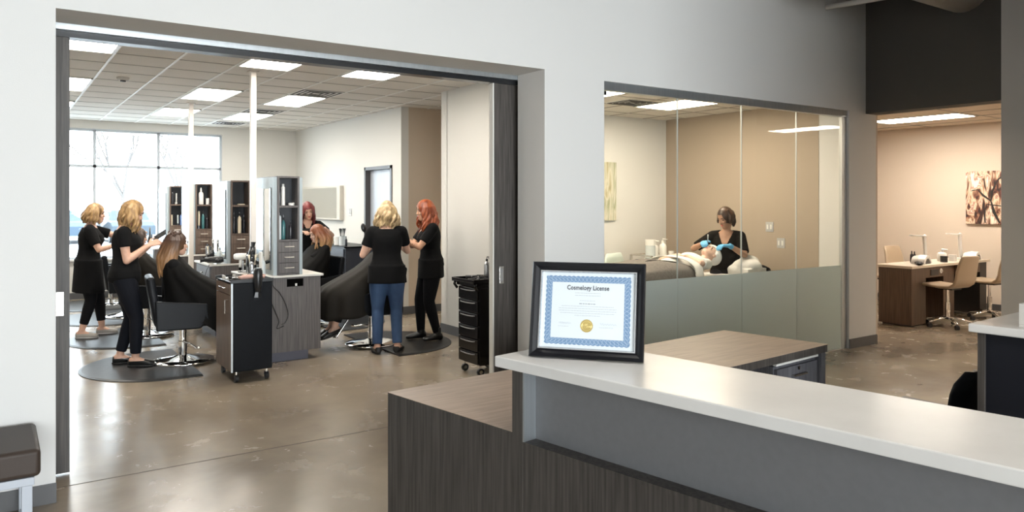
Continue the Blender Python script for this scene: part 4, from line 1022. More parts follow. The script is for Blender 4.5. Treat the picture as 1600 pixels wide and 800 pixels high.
# cart with bottles
t = thing('instrument_cart','metal cart with white tray top left of the seated technician','cart',(6.90,6.82,0))
B().box(-.27,.27,-.19,.19,.88,.90).build('top_shelf', whitem, t); B().box(-.27,.27,-.19,.19,.45,.465).build('lower_shelf', whitem, t)
for sx_ in (-1,1):
    for sy_ in (-1,1): B().box(sx_*.26-.012,sx_*.26+.012,sy_*.18-.012,sy_*.18+.012,.06,.96).build('post', nickel, t); 
B().tube([(-.26,-.18,.955),(-.26,.18,.955)],.009,8).tube([(.26,-.18,.955),(.26,.18,.955)],.009,8).tube([(-.26,.18,.955),(.26,.18,.955)],.009,8).build('rail', nickel, t)
for sx_ in (-1,1):
    for sy_ in (-1,1): B().ell((sx_*.25,sy_*.17,.03),.029).build('castor', black, t, smooth=True)
for (dx,dy,h,r,m,k,l) in ((-.15,-.05,.25,.062,bm_clear,'jar','clear lidded jar, largest on the instrument cart'),(-.02,.0,.24,.045,bm_white,'pump','white pump bottle in the middle of the instrument cart'),(.09,-.03,.26,.048,bm_white,'pump','white pump bottle with pointed top, right on the instrument cart'),(.19,-.08,.10,.035,bm_white,'jar','small white jar at right end of the instrument cart'),(.045,.09,.18,.028,bm_cream,'bot','cream bottle at the back of the instrument cart')):
    bottle(6.90+dx,6.82+dy,.90,h,r,m,k,l,cap=bm_white,rz=20)
# mint chair
t = thing('guest_chair','pale mint rounded chair back in the treatment room','chair',(6.28,6.60,-.0),200)
mint = mat('mint_vinyl',(.52,.60,.56),.4)
b = B(); out=[]
for j in range(9):
    a_=math.pi*j/8; out.append([V((.24*math.cos(2*math.pi*i/24)*(1 if j<7 else (.93 if j==7 else .75)), -.22+.035*math.sin(2*math.pi*i/24)-.03*j/8, .58+.42*j/8)) for i in range(24)])
b.rings(out).build('backrest', mint, t, smooth=True)
B().box(-.24,.24,-.22,.24,.44,.51).build('seat', mint, t, bev=.03)
B().cone((0,0,.44),(0,0,.05),.03).build('stool_column', chrome, t); B().lathe([(.24,0),(.22,.02),(.05,.05),(0,.05)],n=24).build('base_disc', chrome, t)
# technician stool with black back
t = thing('technician_stool','black rounded stool back behind the seated technician','stool',(7.22,5.62,0),105)
B().lathe([(.0,.66),(.17,.665),(.19,.69),(.18,.72),(0,.725)],n=24).build('seat', leather, t, smooth=True)
B().tube([(-.14,-.16,.82),(-.07,-.19,.83),(.07,-.19,.83),(.14,-.16,.82)],[.04,.055,.055,.04],12).build('backrest', leather, t, smooth=True)
B().tube([(0,-.16,.69),(0,-.19,.74),(0,-.20,.80)],.012,8).build('back_post', chrome, t); B().cone((0,0,.06),(0,0,.66),.022).build('gas_column', chrome, t)
for k in range(5): a_=R(72*k); B().tube([(0,0,.07),(.24*math.cos(a_),.24*math.sin(a_),.055)],.014,8).build('base_arm', chrome, t); B().ell((.24*math.cos(a_),.24*math.sin(a_),.026),.025).build('castor', black, t)
# paintings
art1 = art_mat('abstract_greens',[(.25,(.10,.085,.05)),(.40,(.42,.38,.24)),(.5,(.62,.60,.50)),(.62,(.30,.32,.20)),(.75,(.70,.68,.60))],3.2,1.2,(2.2,1,.45),5)
t = thing('wall_painting','narrow abstract painting in olive and cream on treatment room wall','painting',(6.58,7.498,1.765))
B().box(-.235,.235,-.035,0,-.385,.385).build('canvas', art1, t, bev=.004); B().box(-.225,.225,-.001,.0015,-.375,.375).build('stretcher', woodd, t)
art2 = art_mat('abstract_browns',[(.36,(.02,.012,.010)),(.42,(.12,.04,.028)),(.47,(.40,.24,.15)),(.52,(.70,.60,.46)),(.58,(.35,.16,.12)),(.64,(.78,.72,.62))],3.4,1.7,(1,2.0,.75),3)
t = thing('wall_painting','square abstract painting in brown, cream and black on nail room wall','painting',(12.298,5.19,1.69))
B().box(-.04,0,-.375,.375,-.40,.40).build('canvas', art2, t, bev=.004)
b = B()
for (y0,z0,y1,z1,r0) in ((-.10,-.38,.02,-.05,.022),(.02,-.05,.20,.12,.016),(.02,-.05,-.05,.22,.018),(.10,-.38,.08,-.10,.014),(-.05,.22,-.16,.33,.012),(.20,.12,.30,.10,.008),(.08,-.10,-.25,-.14,.009)):
    b.tube([(-.0415,y0,z0),(-.0415,(y0+y1)/2+.02,(z0+z1)/2),(-.0415,y1,z1)],[r0*.6,r0,r0*.4],8,flat=.06,ref=(1,0,0))
b.build('painted_strokes', mat('paint_black',(.012,.010,.009),.5), t)

# ================================================================== nail room
woodn = mat('nail_wood_laminate',(.060,.036,.022),.42,base2=(.115,.070,.045),nscale=8,stretch=(8,8,.35),detail=7)
tan = mat('tan_vinyl',(.36,.275,.19),.38,bump=.03,nscale=60)
t = thing('nail_desk','long double manicure desk in dark brown wood with cream top','desk',(9.78,5.10,0))
L2, DY = 2.12, .44
nb_ = B().box(0,.36,.0,DY,.02,.755).build('cabinet', woodn, t)
B().box(.04,.34,.03,DY-.03,0,.02).build('plinth', black, t)
B().box(.95,1.25,.06,DY,.02,.755).build('cabinet', woodn, t)
B().box(L2-.20,L2,.02,DY,.02,.755).build('cabinet', mat('dark_cabinet',(.02,.017,.015),.5), t)
B().box(-.02,L2+.03,-.02,DY+.03,.756,.79).build('desk_top', mat('cream_laminate',(.62,.55,.46),.3), t, bev=.004)
B().box(.36,.95,DY-.03,DY-.01,.15,.755).build('back_panel', mat('dark_cabinet',(.02,.017,.015),.5), t); B().box(1.25,L2-.2,DY-.03,DY-.01,.15,.755).build('back_panel', mat('dark_cabinet',(.02,.017,.015),.5), t)
for x0 in (.361,1.251):
    d = B().box(x0,x0+.588 if x0<1 else L2-.201,.02,.30,.615,.7555).build('drawer_box', woodn, t)
    B().box(x0+.16,x0+.36,.012,.0195,.64,.72).build('vent_grille', black, d)
    d2 = B().lathe([(.033,0),(.033,.006),(.012,.008),(.012,.02),(0,.02)],n=16,M=Matrix.Rotation(R(90),3,'X'),c=(x0+.44,.0195,.69)).build('hose_port', whitelam, d)
def nail_chair(label, loc, rz):
    t = thing('task_chair', label, 'chair', loc, rz, 'tan vinyl task chairs')
    prof = [(.25,.535),(.22,.545),(.0,.53),(-.15,.535),(-.21,.575),(-.235,.64),(-.25,.75),(-.275,.85),(-.30,.925),(-.302,.935)]
    w_ = [.19,.205,.215,.215,.21,.205,.20,.185,.17,.15]
    rows=[]
    for (y,z),ww in zip(prof,w_):
        rows.append((y,z,ww))
    b = B(); fr=[]; 
    for k,(y,z,ww) in enumerate(rows):
        y2,z2 = rows[min(k+1,len(rows)-1)][:2]; y1,z1 = rows[max(k-1,0)][:2]; d=V((0,y2-y1,z2-z1)).normalized(); nn=V((0,d.z,-d.y))*.019
        c_=V((0,y,z)); fr.append([c_+V((-ww,0,0))+nn*.6, c_+V((-ww*.9,0,0))+nn, c_+V((0,0,0))+nn*1.0, c_+V((ww*.9,0,0))+nn, c_+V((ww,0,0))+nn*.6, c_+V((ww,0,0))-nn*.6, c_+V((ww*.9,0,0))-nn, c_-nn, c_+V((-ww*.9,0,0))-nn, c_+V((-ww,0,0))-nn*.6])
    b.rings(fr); sh = b.build('seat_shell', tan, t, smooth=True); 
    B().box(-.10,.10,-.12,.12,.49,.512).build('seat_mechanism', black, t); B().tube([(.08,.05,.50),(.20,.06,.47)],.007,6).build('height_lever', black, t)
    B().cone((0,0,.10),(0,0,.32),.030,.030).cone((0,0,.32),(0,0,.49),.018,.018).build('gas_column', chrome, t, smooth=False)
    for k in range(5):
        a_=R(72*k+20); B().tube([(0,0,.115),(.13*math.cos(a_),.13*math.sin(a_),.105),(.27*math.cos(a_),.27*math.sin(a_),.072)],[.026,.021,.014],10).build('base_arm', chrome, t, smooth=True)
        B().tube([(.27*math.cos(a_)-.02*math.sin(a_),.27*math.sin(a_)+.02*math.cos(a_),.030),(.27*math.cos(a_)+.02*math.sin(a_),.27*math.sin(a_)-.02*math.cos(a_),.030)],.0295,14).build('castor', black, t)
    return t
nail_chair('tan task chair in front of the nail desk, nearest and seen whole',(10.22,4.86,0),-8)
nail_chair('tan task chair at the far front of nail desk, cut by the grey wall',(11.30,4.82,0),-8)
nail_chair('tan chair behind the nail desk, only its back above the top',(11.62,6.10,0),172)
nail_chair('tan chair behind nail desk, half hidden by the glass wall pier',(10.78,6.15,0),175)
def desk_lamp(label, loc, rz):
    t = thing('desk_lamp', label, 'desk lamp', loc, rz, 'white slim desk lamps'); m = whitem
    B().lathe([(.075,0),(.075,.012),(.03,.02),(0,.02)],n=24).build('base', m, t)
    B().box(-.024,.024,-.014,.014,.02,.36,Matrix.Rotation(R(-5),4,'Y')).build('stem', m, t, bev=.003)
    B().tube([(-.045,0,.355),(-.02,0,.37),(.0,0,.36)],.016,8).build('hinge', m, t)
    B().box(-.30,.0,-.020,.020,.352,.370,Matrix.Translation((-.02,0,0))@Matrix.Rotation(R(3),4,'Y')).build('lamp_head', m, t, bev=.003)
    return t
desk_lamp('slim white desk lamp at the left nail station',(10.62,5.34,.7905),-12); desk_lamp('slim white desk lamp at the right nail station, nearer the painting',(11.62,5.34,.7905),-12)
def uv_lamp(label, loc, rz):
    t = thing('nail_dryer', label, 'nail dryer', loc, rz, 'white arched nail dryers')
    b = B(); n=14; out=[]
    for (y,k) in ((-.09,1.0),(.0,1.05),(.09,.85)):
        ring=[]
        for i in range(n+1): a_=math.pi*i/n; ring.append(V((.135*k*math.cos(a_), y, .115*k*math.sin(a_))))
        for i in range(n+1): a_=math.pi*(1-i/n); ring.append(V((.095*k*math.cos(a_), y, .070*k*math.sin(a_))))
        out.append(ring)
    b.rings(out).build('shell', bm_white, t, smooth=False, bev=.004)
    B().box(-.09,.09,.085,.0895,.0,.055).build('dark_opening', black, t); B().box(-.093,.093,-.08,.08,.0,.006).build('hand_plate', mat('plate_dark',(.08,.075,.07),.4), t)
    return t
uv_lamp('white arched nail dryer on the left nail station',(10.33,5.26,.7905),8); uv_lamp('white arched nail dryer on the right nail station',(11.68,5.22,.7905),8)
t = thing('hand_rest','dark padded hand rest on the left of the cream desk top','hand rest',(10.08,5.15,.7905),30)
remeshed(B().ell((0,0,.022),(.16,.045,.022)).ell((.1,.01,.02),(.08,.05,.02)),'pad',leather,t,.006,4)
bottle(10.83,5.20,.7905,.085,.045,black,'jar','black square jar beside the left desk lamp',cap=black); bottle(10.98,5.30,.7905,.17,.06,bm_white,'pump','white pump bottle in the middle of nail desk',cap=bm_white)
bottle(11.12,5.22,.7905,.09,.05,bm_white,'jar','white jar in the middle of the nail desk',cap=bm_white); bottle(10.40,5.42,.7905,.16,.022,bm_dark,'bot','dark slim bottle behind the left nail dryer'); bottle(10.47,5.42,.7905,.15,.022,bm_dark,'bot','second dark bottle behind the left nail dryer, to its right')
# ================================================================== people
def hairmat(name, c1, c2, rough=.42, sc_=26, st=(1,1,.16)):
    return mat(name, c1, rough, base2=c2, nscale=sc_, stretch=st, detail=5)
h_blond = hairmat('hair_blond',(.15,.075,.028),(.46,.29,.125)); h_blond2 = hairmat('hair_light_blond',(.20,.125,.055),(.56,.41,.22))
h_red = hairmat('hair_copper_red',(.16,.028,.008),(.36,.085,.024)); h_burg = hairmat('hair_burgundy',(.06,.008,.010),(.18,.026,.024))
h_brown = hairmat('hair_dark_brown',(.020,.011,.008),(.075,.038,.022)); h_rb = hairmat('hair_red_blond',(.14,.05,.022),(.38,.19,.08))
def ombre(name, top, bot, z0, z1):
    m = mat(name, bot, .42, noise=.3, nscale=26, stretch=(1,1,.16)); nt = m.node_tree
    tc = nt.nodes.new('ShaderNodeTexCoord'); sp = nt.nodes.new('ShaderNodeSeparateXYZ'); mr = nt.nodes.new('ShaderNodeMapRange'); mx = nt.nodes.new('ShaderNodeMix'); mx.data_type='RGBA'
    mr.inputs['From Min'].default_value=z0; mr.inputs['From Max'].default_value=z1
    b = nt.nodes['Principled BSDF']; src = b.inputs['Base Color'].links[0].from_socket
    nt.links.new(tc.outputs['Object'], sp.inputs[0]); nt.links.new(sp.outputs['Z'], mr.inputs['Value']); nt.links.new(mr.outputs[0], mx.inputs[0]); nt.links.new(src, mx.inputs[6]); mx.inputs[7].default_value=(*top,1)
    nt.links.new(mx.outputs[2], b.inputs['Base Color']); return m
h_omr = ombre('hair_auburn_to_blond',(.20,.065,.028),(.44,.27,.12),.95,1.20)
h_omb = ombre('hair_brown_to_blond',(.045,.020,.011),(.33,.18,.08),.93,1.22)
tee = mat('black_cotton',(.0035,.0035,.004),.9,spec=.2,bump=.25,nscale=16,bscale=18); teeb = mat('black_trouser_cloth',(.0035,.0035,.005),.85,spec=.2,bump=.2,nscale=20,bscale=22); navyp = mat('navy_black_denim',(.004,.005,.009),.8,spec=.2,bump=.2,nscale=20,bscale=24)
jean = mat('blue_denim',(.018,.045,.115),.75,base2=(.045,.095,.20),nscale=7,bump=.2,bscale=30,stretch=(1,1,.4)); whitetee = mat('white_cotton',(.70,.70,.68),.85,bump=.25,nscale=16,bscale=18)
capem = mat('black_nylon_cape',(.004,.0038,.0036),.75,spec=.12,bump=.3,nscale=5,bscale=9); capeg = mat('grey_brown_nylon_cape',(.014,.012,.0095),.7,spec=.15,bump=.3,nscale=5,bscale=9)
shoeb = mat('black_leather',(.012,.012,.012),.3); shoeg = mat('grey_canvas',(.42,.39,.35),.7); soleb = mat('sole_dark',(.015,.014,.013),.6); solew = mat('sole_pale',(.6,.58,.55),.6)
skin2 = mat('skin_tan',(.42,.235,.155),.5,noise=.06,nscale=30); glove = mat('blue_nitrile',(.10,.36,.62),.35)
AN = .092
def stand(root_label, loc, rz, hair, arms, top, legs, shoes, fat=1.0, hd=(0,1,-.25), hu=(0,0,1), lean=.02, feet=None, scale=1.0, hoff=(0,0,0), **c):
    feet = feet or {1:((.10,.03,AN),(.12,.6,.5),(.15,1,0)), -1:((-.10,-.03,AN),(-.12,.6,.5),(-.15,1,0))}
    cc = dict(hair=hair, top=top, legs=legs, shoes=shoes); cc.update(c)
    N = V((hoff[0]*.5, lean, 1.372)); F = V(hd).normalized()
    H = V((hoff[0], lean+.045+hoff[1]+max(0,-F.z)*.05, 1.512+hoff[2]-max(0,-F.z)*.02))
    return person(root_label, loc, rz, (0,0,.895), N, dict(c=H,F=F,U=hu), arms, feet, cc, fat=fat, scale=scale)
DOWN = (0,0,-1)
# -- stylist holding a phone behind the long haired customer
ph = stand('woman with wavy blonde hair in black holding up a dark phone','' and 0 or (1.06,8.27,.016),-104,
    dict(mat=h_blond,length=.255,wave=.017,seed=3,vol=1.02,flare=.010), {1:((.09,.205,1.175),(.35,-.35,.8),(-.35,.85,.35),(-.7,-.2,-.5),.9), -1:((-.08,.22,1.18),(-.35,-.2,.7),(.35,.85,.25),(.6,.1,-.7),.9)},
    dict(mat=tee,name='black_t_shirt',sleeve=.50,hem=.03,v=.07), dict(mat=navyp,w=.050,cuff=.10), dict(mat=shoeb,style='flat',sole=soleb), fat=1.06, hd=(.05,1,-.42), lean=.0,
    feet={1:((.10,.10,AN-.004),(.12,.7,.5),(.10,1,0)), -1:((-.09,-.06,AN-.004),(-.12,.6,.5),(-.15,1,0))})
t = thing('mobile_phone','dark mobile phone held up by the wavy blonde woman in front','phone',tuple(Matrix.Translation((1.06,8.27,.016)) @ Matrix.Rotation(R(-104),4,'Z') @ V((-.01,.295,1.262)))); t.rotation_euler=(R(-50),R(38),R(-104))
B().box(-.038,.038,-.007,.004,-.06,.09).build('phone_body', black, t, bev=.003); B().box(-.032,.032,-.0052,-.0042,-.052,.072).build('screen', mat('screen_dark',(.05,.06,.08),.1), t)
# -- far left stylist in long black tunic
s1, J1, K1, _ = stand('woman with short blonde bob in long black tunic at far left', (.92,10.28,.016), -100,
    dict(mat=h_blond,length=.165,wave=.017,seed=8,vol=1.04,flare=.018), {1:((.14,.34,1.13),(.45,-.1,.8),(-.1,1,.1),DOWN,.6), -1:((-.10,.50,1.285),(-.35,.1,1.0),(.05,1,.05),DOWN,.5)},
    dict(mat=tee,name='black_tunic',sleeve=.75,hem=.05,v=.11,skirt=.40), dict(mat=teeb,w=.050,cuff=.22), dict(mat=shoeg,style='flat',sole=solew,top=.02), fat=1.13, hd=(.12,1,-.12), lean=.03,
    feet={1:((.12,-.06,AN-.004),(.14,.6,.5),(.10,1,0)), -1:((-.12,.14,AN-.004),(-.14,.7,.5),(-.05,1,0))}, scale=.975)
# -- stylist seen from behind in jeans
s3, J3, K3, _ = stand('woman seen from behind with curly blonde hair and blue jeans', (3.47,7.42,.0), -24,
    dict(mat=h_blond2,length=.265,wave=.022,seed=5,vol=1.08,flare=.022,freq=36), {1:((.12,.34,1.17),(.42,.0,.8),(-.2,1,.2),DOWN,.7), -1:((-.17,.22,1.13),(-.40,-.15,.80),(.0,.5,.9),(.4,.5,0),1.0)},
    dict(mat=tee,name='black_t_shirt',sleeve=.62,hem=.05,v=0,skirt=.19,bell=.012), dict(mat=jean,name='jeans',w=.052,cuff=.03), dict(mat=shoeb,style='flat',sole=soleb), fat=1.07, hd=(-.15,1,-.3), lean=.01,
    feet={1:((.11,.0,AN),(.12,.6,.5),(.25,1,0)), -1:((-.10,-.02,AN),(-.12,.6,.5),(-.25,1,0))})
# -- copper haired stylist facing left
s4, J4, K4, _ = stand('woman with long copper red hair in black and ankle boots, looking left', (4.20,7.78,.016), 76,
    dict(mat=h_red,length=.33,wave=.021,seed=11,vol=1.06,flare=.016,freq=34), {1:((.05,.38,1.16),(.35,0,.8),(-.1,1,.1),DOWN,.7), -1:((-.07,.36,1.20),(-.42,-.12,.75),(.3,1,.15),DOWN,.7)},
    dict(mat=tee,name='black_t_shirt',sleeve=.72,hem=.06,v=.12,skirt=.22,bell=.004), dict(mat=teeb,w=.046,cuff=.02), dict(mat=shoeb,style='boot'), fat=1.07, hd=(-.05,1,-.12), lean=.02,
    feet={1:((.09,.10,AN-.004),(.12,.7,.5),(.05,1,0)), -1:((-.09,-.05,AN-.004),(-.12,.6,.5),(-.15,1,0))}, skin=mat('skin_warm',(.55,.30,.19),.5,noise=.06,nscale=30))
tt = mat('tattoo_ink',(.16,.11,.09),.6); sh,el,wr = J4[-1]; ax = (wr-el).normalized(); b = B()
sd_ = ax.cross(V((0,0,1))).normalized()
for k in range(7):
    c_ = el + ax*(.05+.022*k); b.tube([c_+sd_*-.0315+V((0,0,.012+.006*math.sin(k*2))), c_+ax*.010+sd_*-.034+V((0,0,-.004)), c_+ax*.016+sd_*-.031+V((0,0,-.014+.004*math.cos(k)))],[.002,.0035,.002],6)
b.build('tattoo', tt, s4)
# -- burgundy haired stylist beyond the tower
s5, J5, K5, _ = stand('woman with burgundy hair in black working on the red-blonde customer', (3.60,10.30,.0), 166,
    dict(mat=h_burg,length=.27,wave=.008,seed=14,vol=1.03), {1:((.10,.36,1.215),(.42,.0,.85),(-.45,.9,.1),DOWN,.8), -1:((-.20,.36,1.265),(-.50,.05,1.0),(.35,.9,-.1),DOWN,.8)},
    dict(mat=tee,name='black_t_shirt',sleeve=.62,hem=.04,v=.10,skirt=.22), dict(mat=teeb,w=.048,cuff=.03), dict(mat=shoeb,style='flat',sole=soleb), fat=1.02, hd=(-.12,1,-.38), hu=(.14,0,1), lean=.03)
# tools held
t = thing('hair_comb','dark cutting comb held by the burgundy haired woman','comb',(3.47,9.86,1.262)); t.rotation_euler=(R(60),R(0),R(10)); B().box(-.085,.085,0,.008,0,.003).box(-.085,.085,-.022,0,.0008,.0022).build('comb_body', black, t)
t = thing('round_brush','black round brush raised by the jeans wearer near her shoulder','brush',(3.345,7.66,1.20)); t.rotation_euler=(R(-8),R(-12),0)
B().tube([(0,0,-.07),(0,0,.10)],[.010,.008],10).build('handle', black, t); B().ell((0,0,.145),(.030,.018,.050)).build('brush_head', black, t, smooth=True)
t = thing('round_brush','dark brush held out by the far left stylist beyond the phone holder','brush',(1.56,10.07,1.235)); t.rotation_euler=(R(180),R(0),R(20)); B().tube([(0,0,-.08),(0,0,.03),(0,0,.05),(0,0,.12)],[.009,.009,.022,.022],12).build('brush_body', black, t, smooth=True)

# -- customers in capes
CAPE = [(1.055,-.115,.060,.056),(1.045,-.112,.085,.070),(1.02,-.108,.150,.095),(.985,-.100,.205,.120),(.93,-.080,.232,.150),(.86,-.035,.245,.200),(.79,.035,.258,.260),(.72,.11,.275,.33),(.66,.165,.290,.385),(.60,.195,.300,.405),(.53,.205,.305,.405),(.45,.205,.305,.41),(.37,.205,.308,.42),(.30,.205,.312,.425)]
def cape(root, m, seed=0, front=.34, side=.60, back=.62, lift=0.0, name='cape', neck=0.0):
    n = 96; rnd = random.Random(seed); ph=[rnd.uniform(0,6.28) for _ in range(4)]; b = B(); out=[]
    for j,(z,cy,rx,ry) in enumerate(CAPE):
        t_ = min(1, j/9); ring=[]
        for i in range(n):
            a_ = 2*math.pi*i/n; fo = 1 + t_*(.030*math.sin(7*a_+ph[0]+j*.09)+.020*math.sin(13*a_+ph[1]-j*.12)+.020*math.sin(4*a_+ph[2]+j*.05))
            x,y = rx*math.cos(a_)*fo, cy+ry*math.sin(a_)*fo
            yy = (y+.05)/.45; yy = min(1,max(0,yy)); hem = side + (front-side)*(yy*yy*(3-2*yy)) + .012*math.sin(7*a_+ph[3])
            hm2 = min(hem, back) if y < -.05 else hem
            ring.append(V((x, max(y,-.215), max(z, hm2) - 0*.001 + .0008*(13-j if z < hm2 else 0))))
        out.append(ring)
    b.rings(out, True, False)
    o_ = b.build(name, m, root, smooth=True); md=o_.modifiers.new('thick','SOLIDIFY'); md.thickness=.004; md.offset=-1
    B().tube([(.060*math.cos(2*math.pi*i/24), -.115+.056*math.sin(2*math.pi*i/24), 1.056) for i in range(25)],.007,8).build('neck_band', m, o_, smooth=True)
    return o_
def seated(label, loc, rz, hair, cm, hd=(0,1,-.1), shoes=None, legs=None, seed=0, capekw={}, arms=None, hoff=(0,0,0), **c):
    arms = arms or {1:((.12,.26,.66),(.5,-.1,.6),(-.4,1,0),DOWN,.5), -1:((-.12,.26,.66),(-.5,-.1,.6),(.4,1,0),DOWN,.5)}
    feet = {1:((.085,.42,.235),(.1,.9,.9),(.05,1,-.30)), -1:((-.075,.44,.235),(-.1,.9,.9),(-.05,1,-.30))}
    cc = dict(hair=hair, legs=legs or dict(mat=teeb,w=.048,cuff=.06), shoes=shoes or dict(mat=shoeb,top=.03,sole=soleb)); cc.update(c)
    cc.setdefault('top', dict(mat=tee,name='black_shirt',sleeve=.8,hem=.0,long=0,v=0))
    r_ = person(label, loc, rz, (0,-.085,.575), (0,-.125,1.045), dict(c=(0+hoff[0],-.085+hoff[1],1.185+hoff[2]),F=hd), arms, feet, cc)
    cape(r_[0], cm, seed, **capekw); return r_
def knot(b, H, F, U, S):
    rnd = random.Random(2)
    for k in range(9):
        a_ = k*.75; c_ = H + U*(.098+.012*math.sin(k*2.1)) + S*(.050*math.cos(a_)) + F*(-.02+.045*math.sin(a_))
        b.tube([c_-S*.03+U*-.01, c_+F*.02*math.sin(k)+U*.016, c_+S*.03+U*-.008],[.012,.017,.011],8)
seated('seated customer in front with very long brown to blonde hair and black cape', (1.595,8.17,.017), -96, dict(mat=h_omb,length=.37,wave=.005,seed=21,vol=1.05,front=66,push=.045,nl=28), capem, seed=1, hair_extra=knot, hd=(.02,1,-.06), capekw=dict(front=.24,side=.50))
seated('seated customer in shiny black cape with red-blonde hair, facing left', (3.47,9.75,.017), 100, dict(mat=h_omr,length=.31,wave=.012,seed=22,vol=1.03,push=.050,nl=34,flare=.014), capem, seed=4, hd=(.12,1,-.25), capekw=dict(front=.40,side=.60), skin=mat('skin_fair',(.68,.45,.35),.5,noise=.05,nscale=30),
       arms={1:((.10,.26,.66),(.5,-.1,.6),(-.4,1,0),DOWN,.5), -1:((-.06,.36,.70),(-.5,-.1,.6),(.3,1,0),DOWN,.4)})
seated('caped customer hidden behind the jeans wearer, bare ankles on footrest', (3.51,7.95,.017), 86, dict(mat=h_rb,length=.16,wave=.006,seed=23,vol=.98), capeg, seed=6, capekw=dict(front=.33,side=.42,back=.42), legs=dict(mat=teeb,w=.060,cuff=.16))
seated('caped customer behind the phone holder, attended by far left stylist', (1.50,10.0,.017), -86, dict(mat=h_brown,length=.15,wave=.005,seed=24,vol=1.0), capeg, seed=7, capekw=dict(front=.34,side=.55))

# -- technician and lying client in the treatment room
TL = V((7.02,5.79,0)); rz = 118; Mi = (Matrix.Translation(TL) @ Matrix.Rotation(R(rz),4,'Z')).inverted()
wl = lambda x,y,z: Mi @ V((x,y,z)); wd_ = lambda x,y,z: (Mi.to_3x3() @ V((x,y,z)))
def pony(b, H, F, U, S):
    b.tube([H-F*.085-U*.02, H-F*.115-U*.06, H-F*.110-U*.11, H-F*.085-U*.155],[.026,.034,.030,.012],10); b.tube([H-F*.06-U*.05+S*.03, H-F*.09-U*.09+S*.02, H-F*.085-U*.13],[.03,.03,.012],10)
tech, JT, KT, HT = person('technician in black scrub top and blue gloves seated behind the glass', tuple(TL), rz, (0,-.02,.83), (0,.07,1.295),
    dict(c=(.0,.125,1.445),F=(.55,1,-.50)), {1:(tuple(wl(6.66,5.83,1.155)),(.75,0,.85),tuple(wd_(-.55,-.45,.1)),tuple(wd_(.1,-.5,-1)),.9), -1:(tuple(wl(6.73,5.52,1.135)),(-.6,.0,.6),tuple(wd_(-.9,.35,.05)),tuple(wd_(.1,0,-1)),.7)},
    {1:((.14,.22,.30),(.2,1,.7),(0.1,1,0)), -1:((-.14,.22,.30),(-.2,1,.7),(-.1,1,0))},
    dict(hair=dict(mat=h_brown,length=.10,wave=.008,seed=31,vol=1.02,front=80,part=.012), hair_extra=pony, top=dict(mat=mat('brown_black_scrub',(.006,.005,.0045),.9,spec=.15,bump=.2,nscale=16,bscale=18),name='scrub_top',sleeve=.86,hem=.05,v=.13,skirt=.14), legs=dict(mat=teeb,w=.05), shoes=dict(mat=shoeb), skin=skin2, hairline=.068), fat=1.04)
for sd,(sh,el,wr) in JT.items():
    b = B(); D = (wd_(-.55,-.45,.1) if sd==1 else wd_(-.9,.35,.05)); N_ = (wd_(.1,-.5,-1) if sd==1 else wd_(.1,0,-1))
    hand_geo(b, wr + D.normalized()*.012, D, N_, sd, .9 if sd==1 else .7, glove=.0035); a_ = (wr-el).normalized(); b.cone(wr-a_*.035, wr+a_*.012, .031,.028,16)
    remeshed(b,'glove',glove,tech,.005,2)
b = B(); c_ = wl(6.915,5.62,1.20)
for k,(w_,h_) in enumerate(((.006,.010),(.005,.008),(.004,.011),(.006,.008),(.004,.010),(.006,.008))):
    b.box(-.08-.009*k-w_/2,-.08-.009*k+w_/2,.128,.134,1.118-h_/2,1.118+h_/2)
b.build('chest_embroidery', mat('thread_white',(.75,.75,.73),.7), tech)
t = thing('treatment_pen','small white instrument held in the gloved hand above the face','instrument',(6.60,5.72,1.205)); t.rotation_euler=(R(25),R(-30),0)
B().tube([(0,0,-.05),(0,0,.04),(0,0,.065)],[.004,.007,.007],10).build('pen_body', bm_white, t, smooth=True)
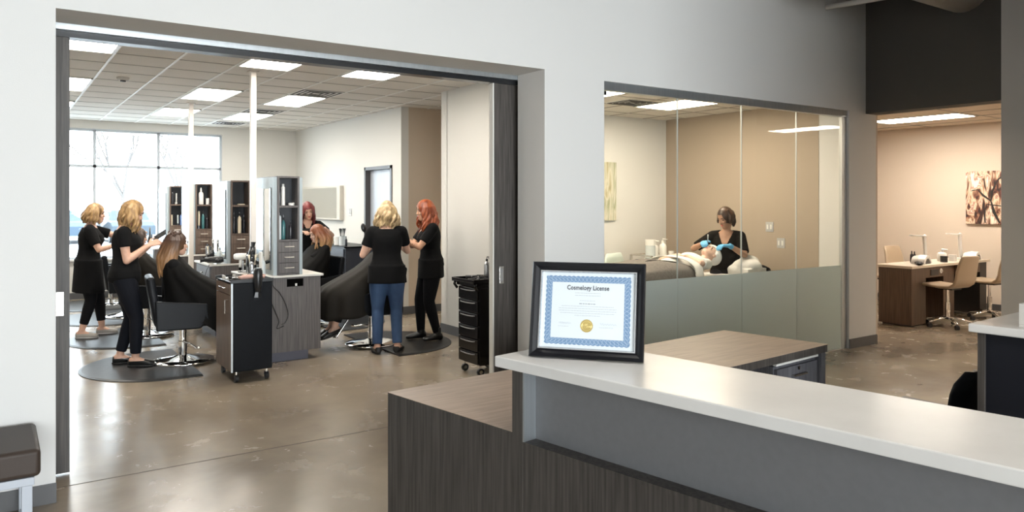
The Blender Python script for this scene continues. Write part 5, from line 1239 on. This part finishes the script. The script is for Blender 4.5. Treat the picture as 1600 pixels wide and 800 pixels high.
# lying client, head towards +X
cl, JC, KC, HC = person('client lying on her back in white shirt with towel round her head', (6.0,5.71,0), 0, (-.02,.0,.895), (.46,.0,.955),
    dict(c=(.63,.0,1.025),F=(-.12,0,1),U=(1,0,.1)), {-1:((.20,-.05,1.035),(.34,-1.2,.60),(-.80,.5,0),(-.2,0,-1),.4), 1:((.19,.06,1.040),(.34,1.2,.60),(-.80,-.5,.1),(-.2,0,-1),.4)},
    {1:((-.78,-.10,.845),(-.4,-.1,.97),(-.3,0,1)), -1:((-.78,.10,.845),(-.4,.1,.97),(-.3,0,1))},
    dict(top=dict(mat=whitetee,name='white_t_shirt',sleeve=.75,hem=.02,v=0), legs=dict(mat=teeb), skin=mat('skin_fair',(.68,.45,.35),.5,noise=.05,nscale=30)), fat=1.02, front=(0,0,1))
b = B(); Mx = Matrix.Rotation(R(90),3,'Y')
ring=[]
for i in range(26):
    a_=2*math.pi*i/26; ring.append(HC + V((.055,0,.0)) + V((-.02*math.sin(a_)+.0,.088*math.cos(a_),.098*math.sin(a_))))
b.tube(ring+[ring[0],ring[1]],[.020]*28,8); b.ell(HC+V((.050,0,-.022)),(.090,.099,.100))
remeshed(b,'towel_wrap',sheet,cl,.006,3)
t = thing('blanket','grey blanket over the legs of the lying client','blanket',(5.70,5.71,.80))
b = B(); out=[]
for j in range(22):
    x_=-.86+1.16*j/21; prof_=[]
    hh=min(1,max(.02,(x_+.90)/.12))*(.165)+.040*math.exp(-((x_+.05)/.25)**2)+.02*math.exp(-((x_+.55)/.15)**2)
    for i in range(25):
        q=-1+2*i/24; y_=.40*q; z_=hh*max(0,1-abs(q)**3.2)**.7+.006*math.sin(9*q+x_*6)+.008
        if abs(q)>.86: z_=-.20*(abs(q)-.86)/.14+.01
        prof_.append(V((x_,y_,z_)))
    out.append(prof_)
bm_=b.bm; vs=[[bm_.verts.new(p) for p in r_] for r_ in out]
for j in range(21):
    for i in range(24): bm_.faces.new((vs[j][i],vs[j][i+1],vs[j+1][i+1],vs[j+1][i]))
o_=b.build('blanket_cloth',greyb,t,smooth=True); md=o_.modifiers.new('thick','SOLIDIFY'); md.thickness=.008; md.offset=0
t = thing('folded_sheet','white sheet folded back across the hips of the lying client','sheet',(6.03,5.71,.80))
b = B(); vs=[]
for j in range(5):
    x_=-.06+.11*j/4; row=[]
    for i in range(25):
        q=-1+2*i/24; z_=.222*max(0,1-abs(q)**3.2)**.7+.012+(0 if abs(q)<.86 else -.22*(abs(q)-.86)/.14); row.append(b.bm.verts.new((x_+.02*math.sin(5*q),.415*q,z_)))
    vs.append(row)
for j in range(4):
    for i in range(24): b.bm.faces.new((vs[j][i],vs[j][i+1],vs[j+1][i+1],vs[j+1][i]))
o_=b.build('sheet_cloth',sheet,t,smooth=True); md=o_.modifiers.new('thick','SOLIDIFY'); md.thickness=.010; md.offset=1
